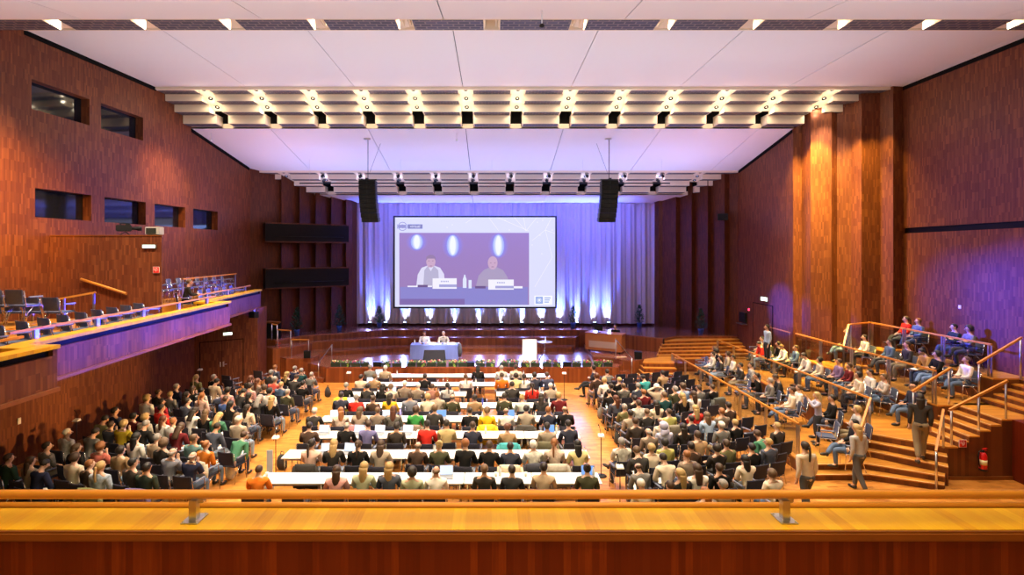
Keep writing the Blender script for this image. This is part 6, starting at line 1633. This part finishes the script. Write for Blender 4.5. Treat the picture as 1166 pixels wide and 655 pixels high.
# curtain uplights, bright blue-white fans
for u in FL:
    p = at(u, 369, 30.35)
    lamp('SPOT', 'uplight_lamp', (p.x, 30.76, Z3+.14), 3600, (.05,.12,1.0), (p.x, 31.12, Z3+2.4), .03, 44, 1)
    lamp('SPOT', 'uplight_lamp', (p.x, 30.80, Z3+.10), 240, (.62,.72,1.0), (p.x, 31.10, Z3+.95), .03, 50, 1)
    lamp('SPOT', 'uplight_lamp', (p.x, 30.70, Z3+.12), 900, (.40,.52,1.0), (p.x, 31.14, Z3+3.4), .03, 22, 1)
    lamp('SPOT', 'uplight_spill', (p.x, 30.2, Z3+.45), 620, (.25,.32,1.0), (p.x, 27.3, Z3-.8), .04, 62, .9)
# blue wash thrown into the hall
BL = (.02,.045,1.0)
def front_x(y):
    for (xa, ya), (xb, yb) in SEG:
        if ya <= y <= yb: return xa+(xb-xa)*(y-ya)/(yb-ya)
for k, y in enumerate((24.0, 22.6, 21.2, 19.8, 18.4, 17.1, 15.8, 14.5, 13.2, 11.9, 10.6)):
    lamp('SPOT', 'wash_lamp', (6.0, 24.4, 4.1), (95,105,110,110,110,95,75,58,42,28,18)[k]*1000, BL, (front_x(y),y,4.02), .1, 6.6, 1)
for (tx, ty, tz), e, cn in (((15.9,17.4,4.1), 42000, 13), ((15.9,15.5,4.2), 75000, 13), ((12.93,23.1,3.5), 100000, 9), ((13.6,21.6,3.2), 30000, 6)):
    lamp('SPOT', 'wash_lamp', (-3.0, 25.3, 8.9), e, BL, (tx,ty,tz), .1, cn, .9)
lamp('AREA', 'wash_lamp', (0, 25.8, 7.2), 600, (.28,.42,1.0), (0, 24.6, 11.2), 22, size_y=2)  # added area fill, stands in for blue spill on the ceiling
lamp('AREA', 'wash_lamp', (1, 30.2, 8.6), 60, (.25,.3,1.0), (1, 30.0, 9.5), 14, size_y=.3)  # added blue fill for the ceiling strip above the curtain
lamp('AREA', 'wash_lamp', (1, 28.6, 8.7), 1000, (.10,.14,1.0), (1, 31, 5.5), 15, size_y=.5)  # added area fill that turns the curtain bluer
lamp('SPOT', 'violet_wash_lamp', (4, 24.5, 8.9), 5000, (.45,.20,1.0), (-13.0, 20.0, 7.6), .15, 30, 1)
lamp('SPOT', 'violet_wash_lamp', (-4, 24.5, 8.9), 5000, (.25,.10,1.0), (15.9, 16.5, 6.2), .15, 32, 1)
for x in (-9.6, 9.8): lamp('AREA', 'wash_lamp', (x, 23.6, 7.6), 70, (.85,.50,.75), (x, 23.9, 11), 4.5)  # added pink fills for the ceiling near the side walls, no fixture
# added area fills without fixtures brighten ceiling and ledge; then wall spots
lamp('AREA', 'fill_lamp', (0, 8, 8.3), 400, (.66,.84,1.0), (0, 9.4, 12), 24, size_y=4)
lamp('AREA', 'fill_lamp', (0, 16.5, 8.6), 310, (.52,.74,.95), (0, 17.0, 12.4), 25, size_y=4)
lamp('AREA', 'fill_lamp', (0, 3.2, 8.6), 400, (1,.86,.26), (0, 3.6, 4), 9, size_y=4.5)
lamp('AREA', 'fill_lamp', (0, -1.5, 7.5), 120, (1,.74,.5), (0, 3.2, 3.8), 6, size_y=1)
lamp('SPOT', 'wall_spot', (-9.5, 9.6, 9.8), 6500, (1,.50,.06), (-13.55, 13.6, 7.6), .1, 46, 1)
lamp('SPOT', 'wall_spot', (-10.2, 17.2, 11.8), 1900, (1,.52,.12), (-12.95, 20.8, 8.6), .1, 36, 1)
lamp('SPOT', 'wall_spot', (8.0, 20.5, 5.2), 15000, (1,.55,.15), (-12.9, 17.5, 1.7), .12, 15, 1)  # added spot without a fixture, warms the wall under the balcony
lamp('SPOT', 'wall_spot', (8.0, 17.5, 5.2), 14000, (1,.55,.15), (-13.2, 14.5, 1.5), .12, 15, 1)  # second added spot for the same wall, nearer the rear
for (lx, ly), (tx, ty), e in (((12.35,21.25),(12.95,22.0),5200), ((13.0,20.75),(13.75,21.6),6500), ((13.9,20.15),(14.55,20.95),3600), ((14.8,19.7),(15.3,20.4),1500)):
    lamp('SPOT', 'pilaster_lamp', (lx,ly,11.5), e*.55, (1,.68,.11), (tx,ty,7.0), .06, 62, 1)
    lamp('SPOT', 'pilaster_lamp', (lx,ly,11.5), e*1.5, (1,.68,.11), (tx,ty,3.0), .06, 24, 1)
w = bpy.data.worlds.new('world'); sc.world = w; w.use_nodes = True
w.node_tree.nodes['Background'].inputs[0].default_value = (.02,.02,.03,1); w.node_tree.nodes['Background'].inputs[1].default_value = .3
vs = sc.view_settings; sc.display_settings.display_device = 'sRGB'
vs.view_transform = 'Standard'; vs.look = 'None'; vs.gamma = 1; vs.use_curve_mapping = False; vs.exposure = 0.20
try:
    sc.cycles.max_bounces = 8; sc.cycles.diffuse_bounces = 4; sc.cycles.transparent_max_bounces = 12; sc.cycles.sample_clamp_indirect = 6; sc.cycles.use_denoising = True
    sc.cycles.caustics_reflective = False; sc.cycles.caustics_refractive = False
except Exception: pass
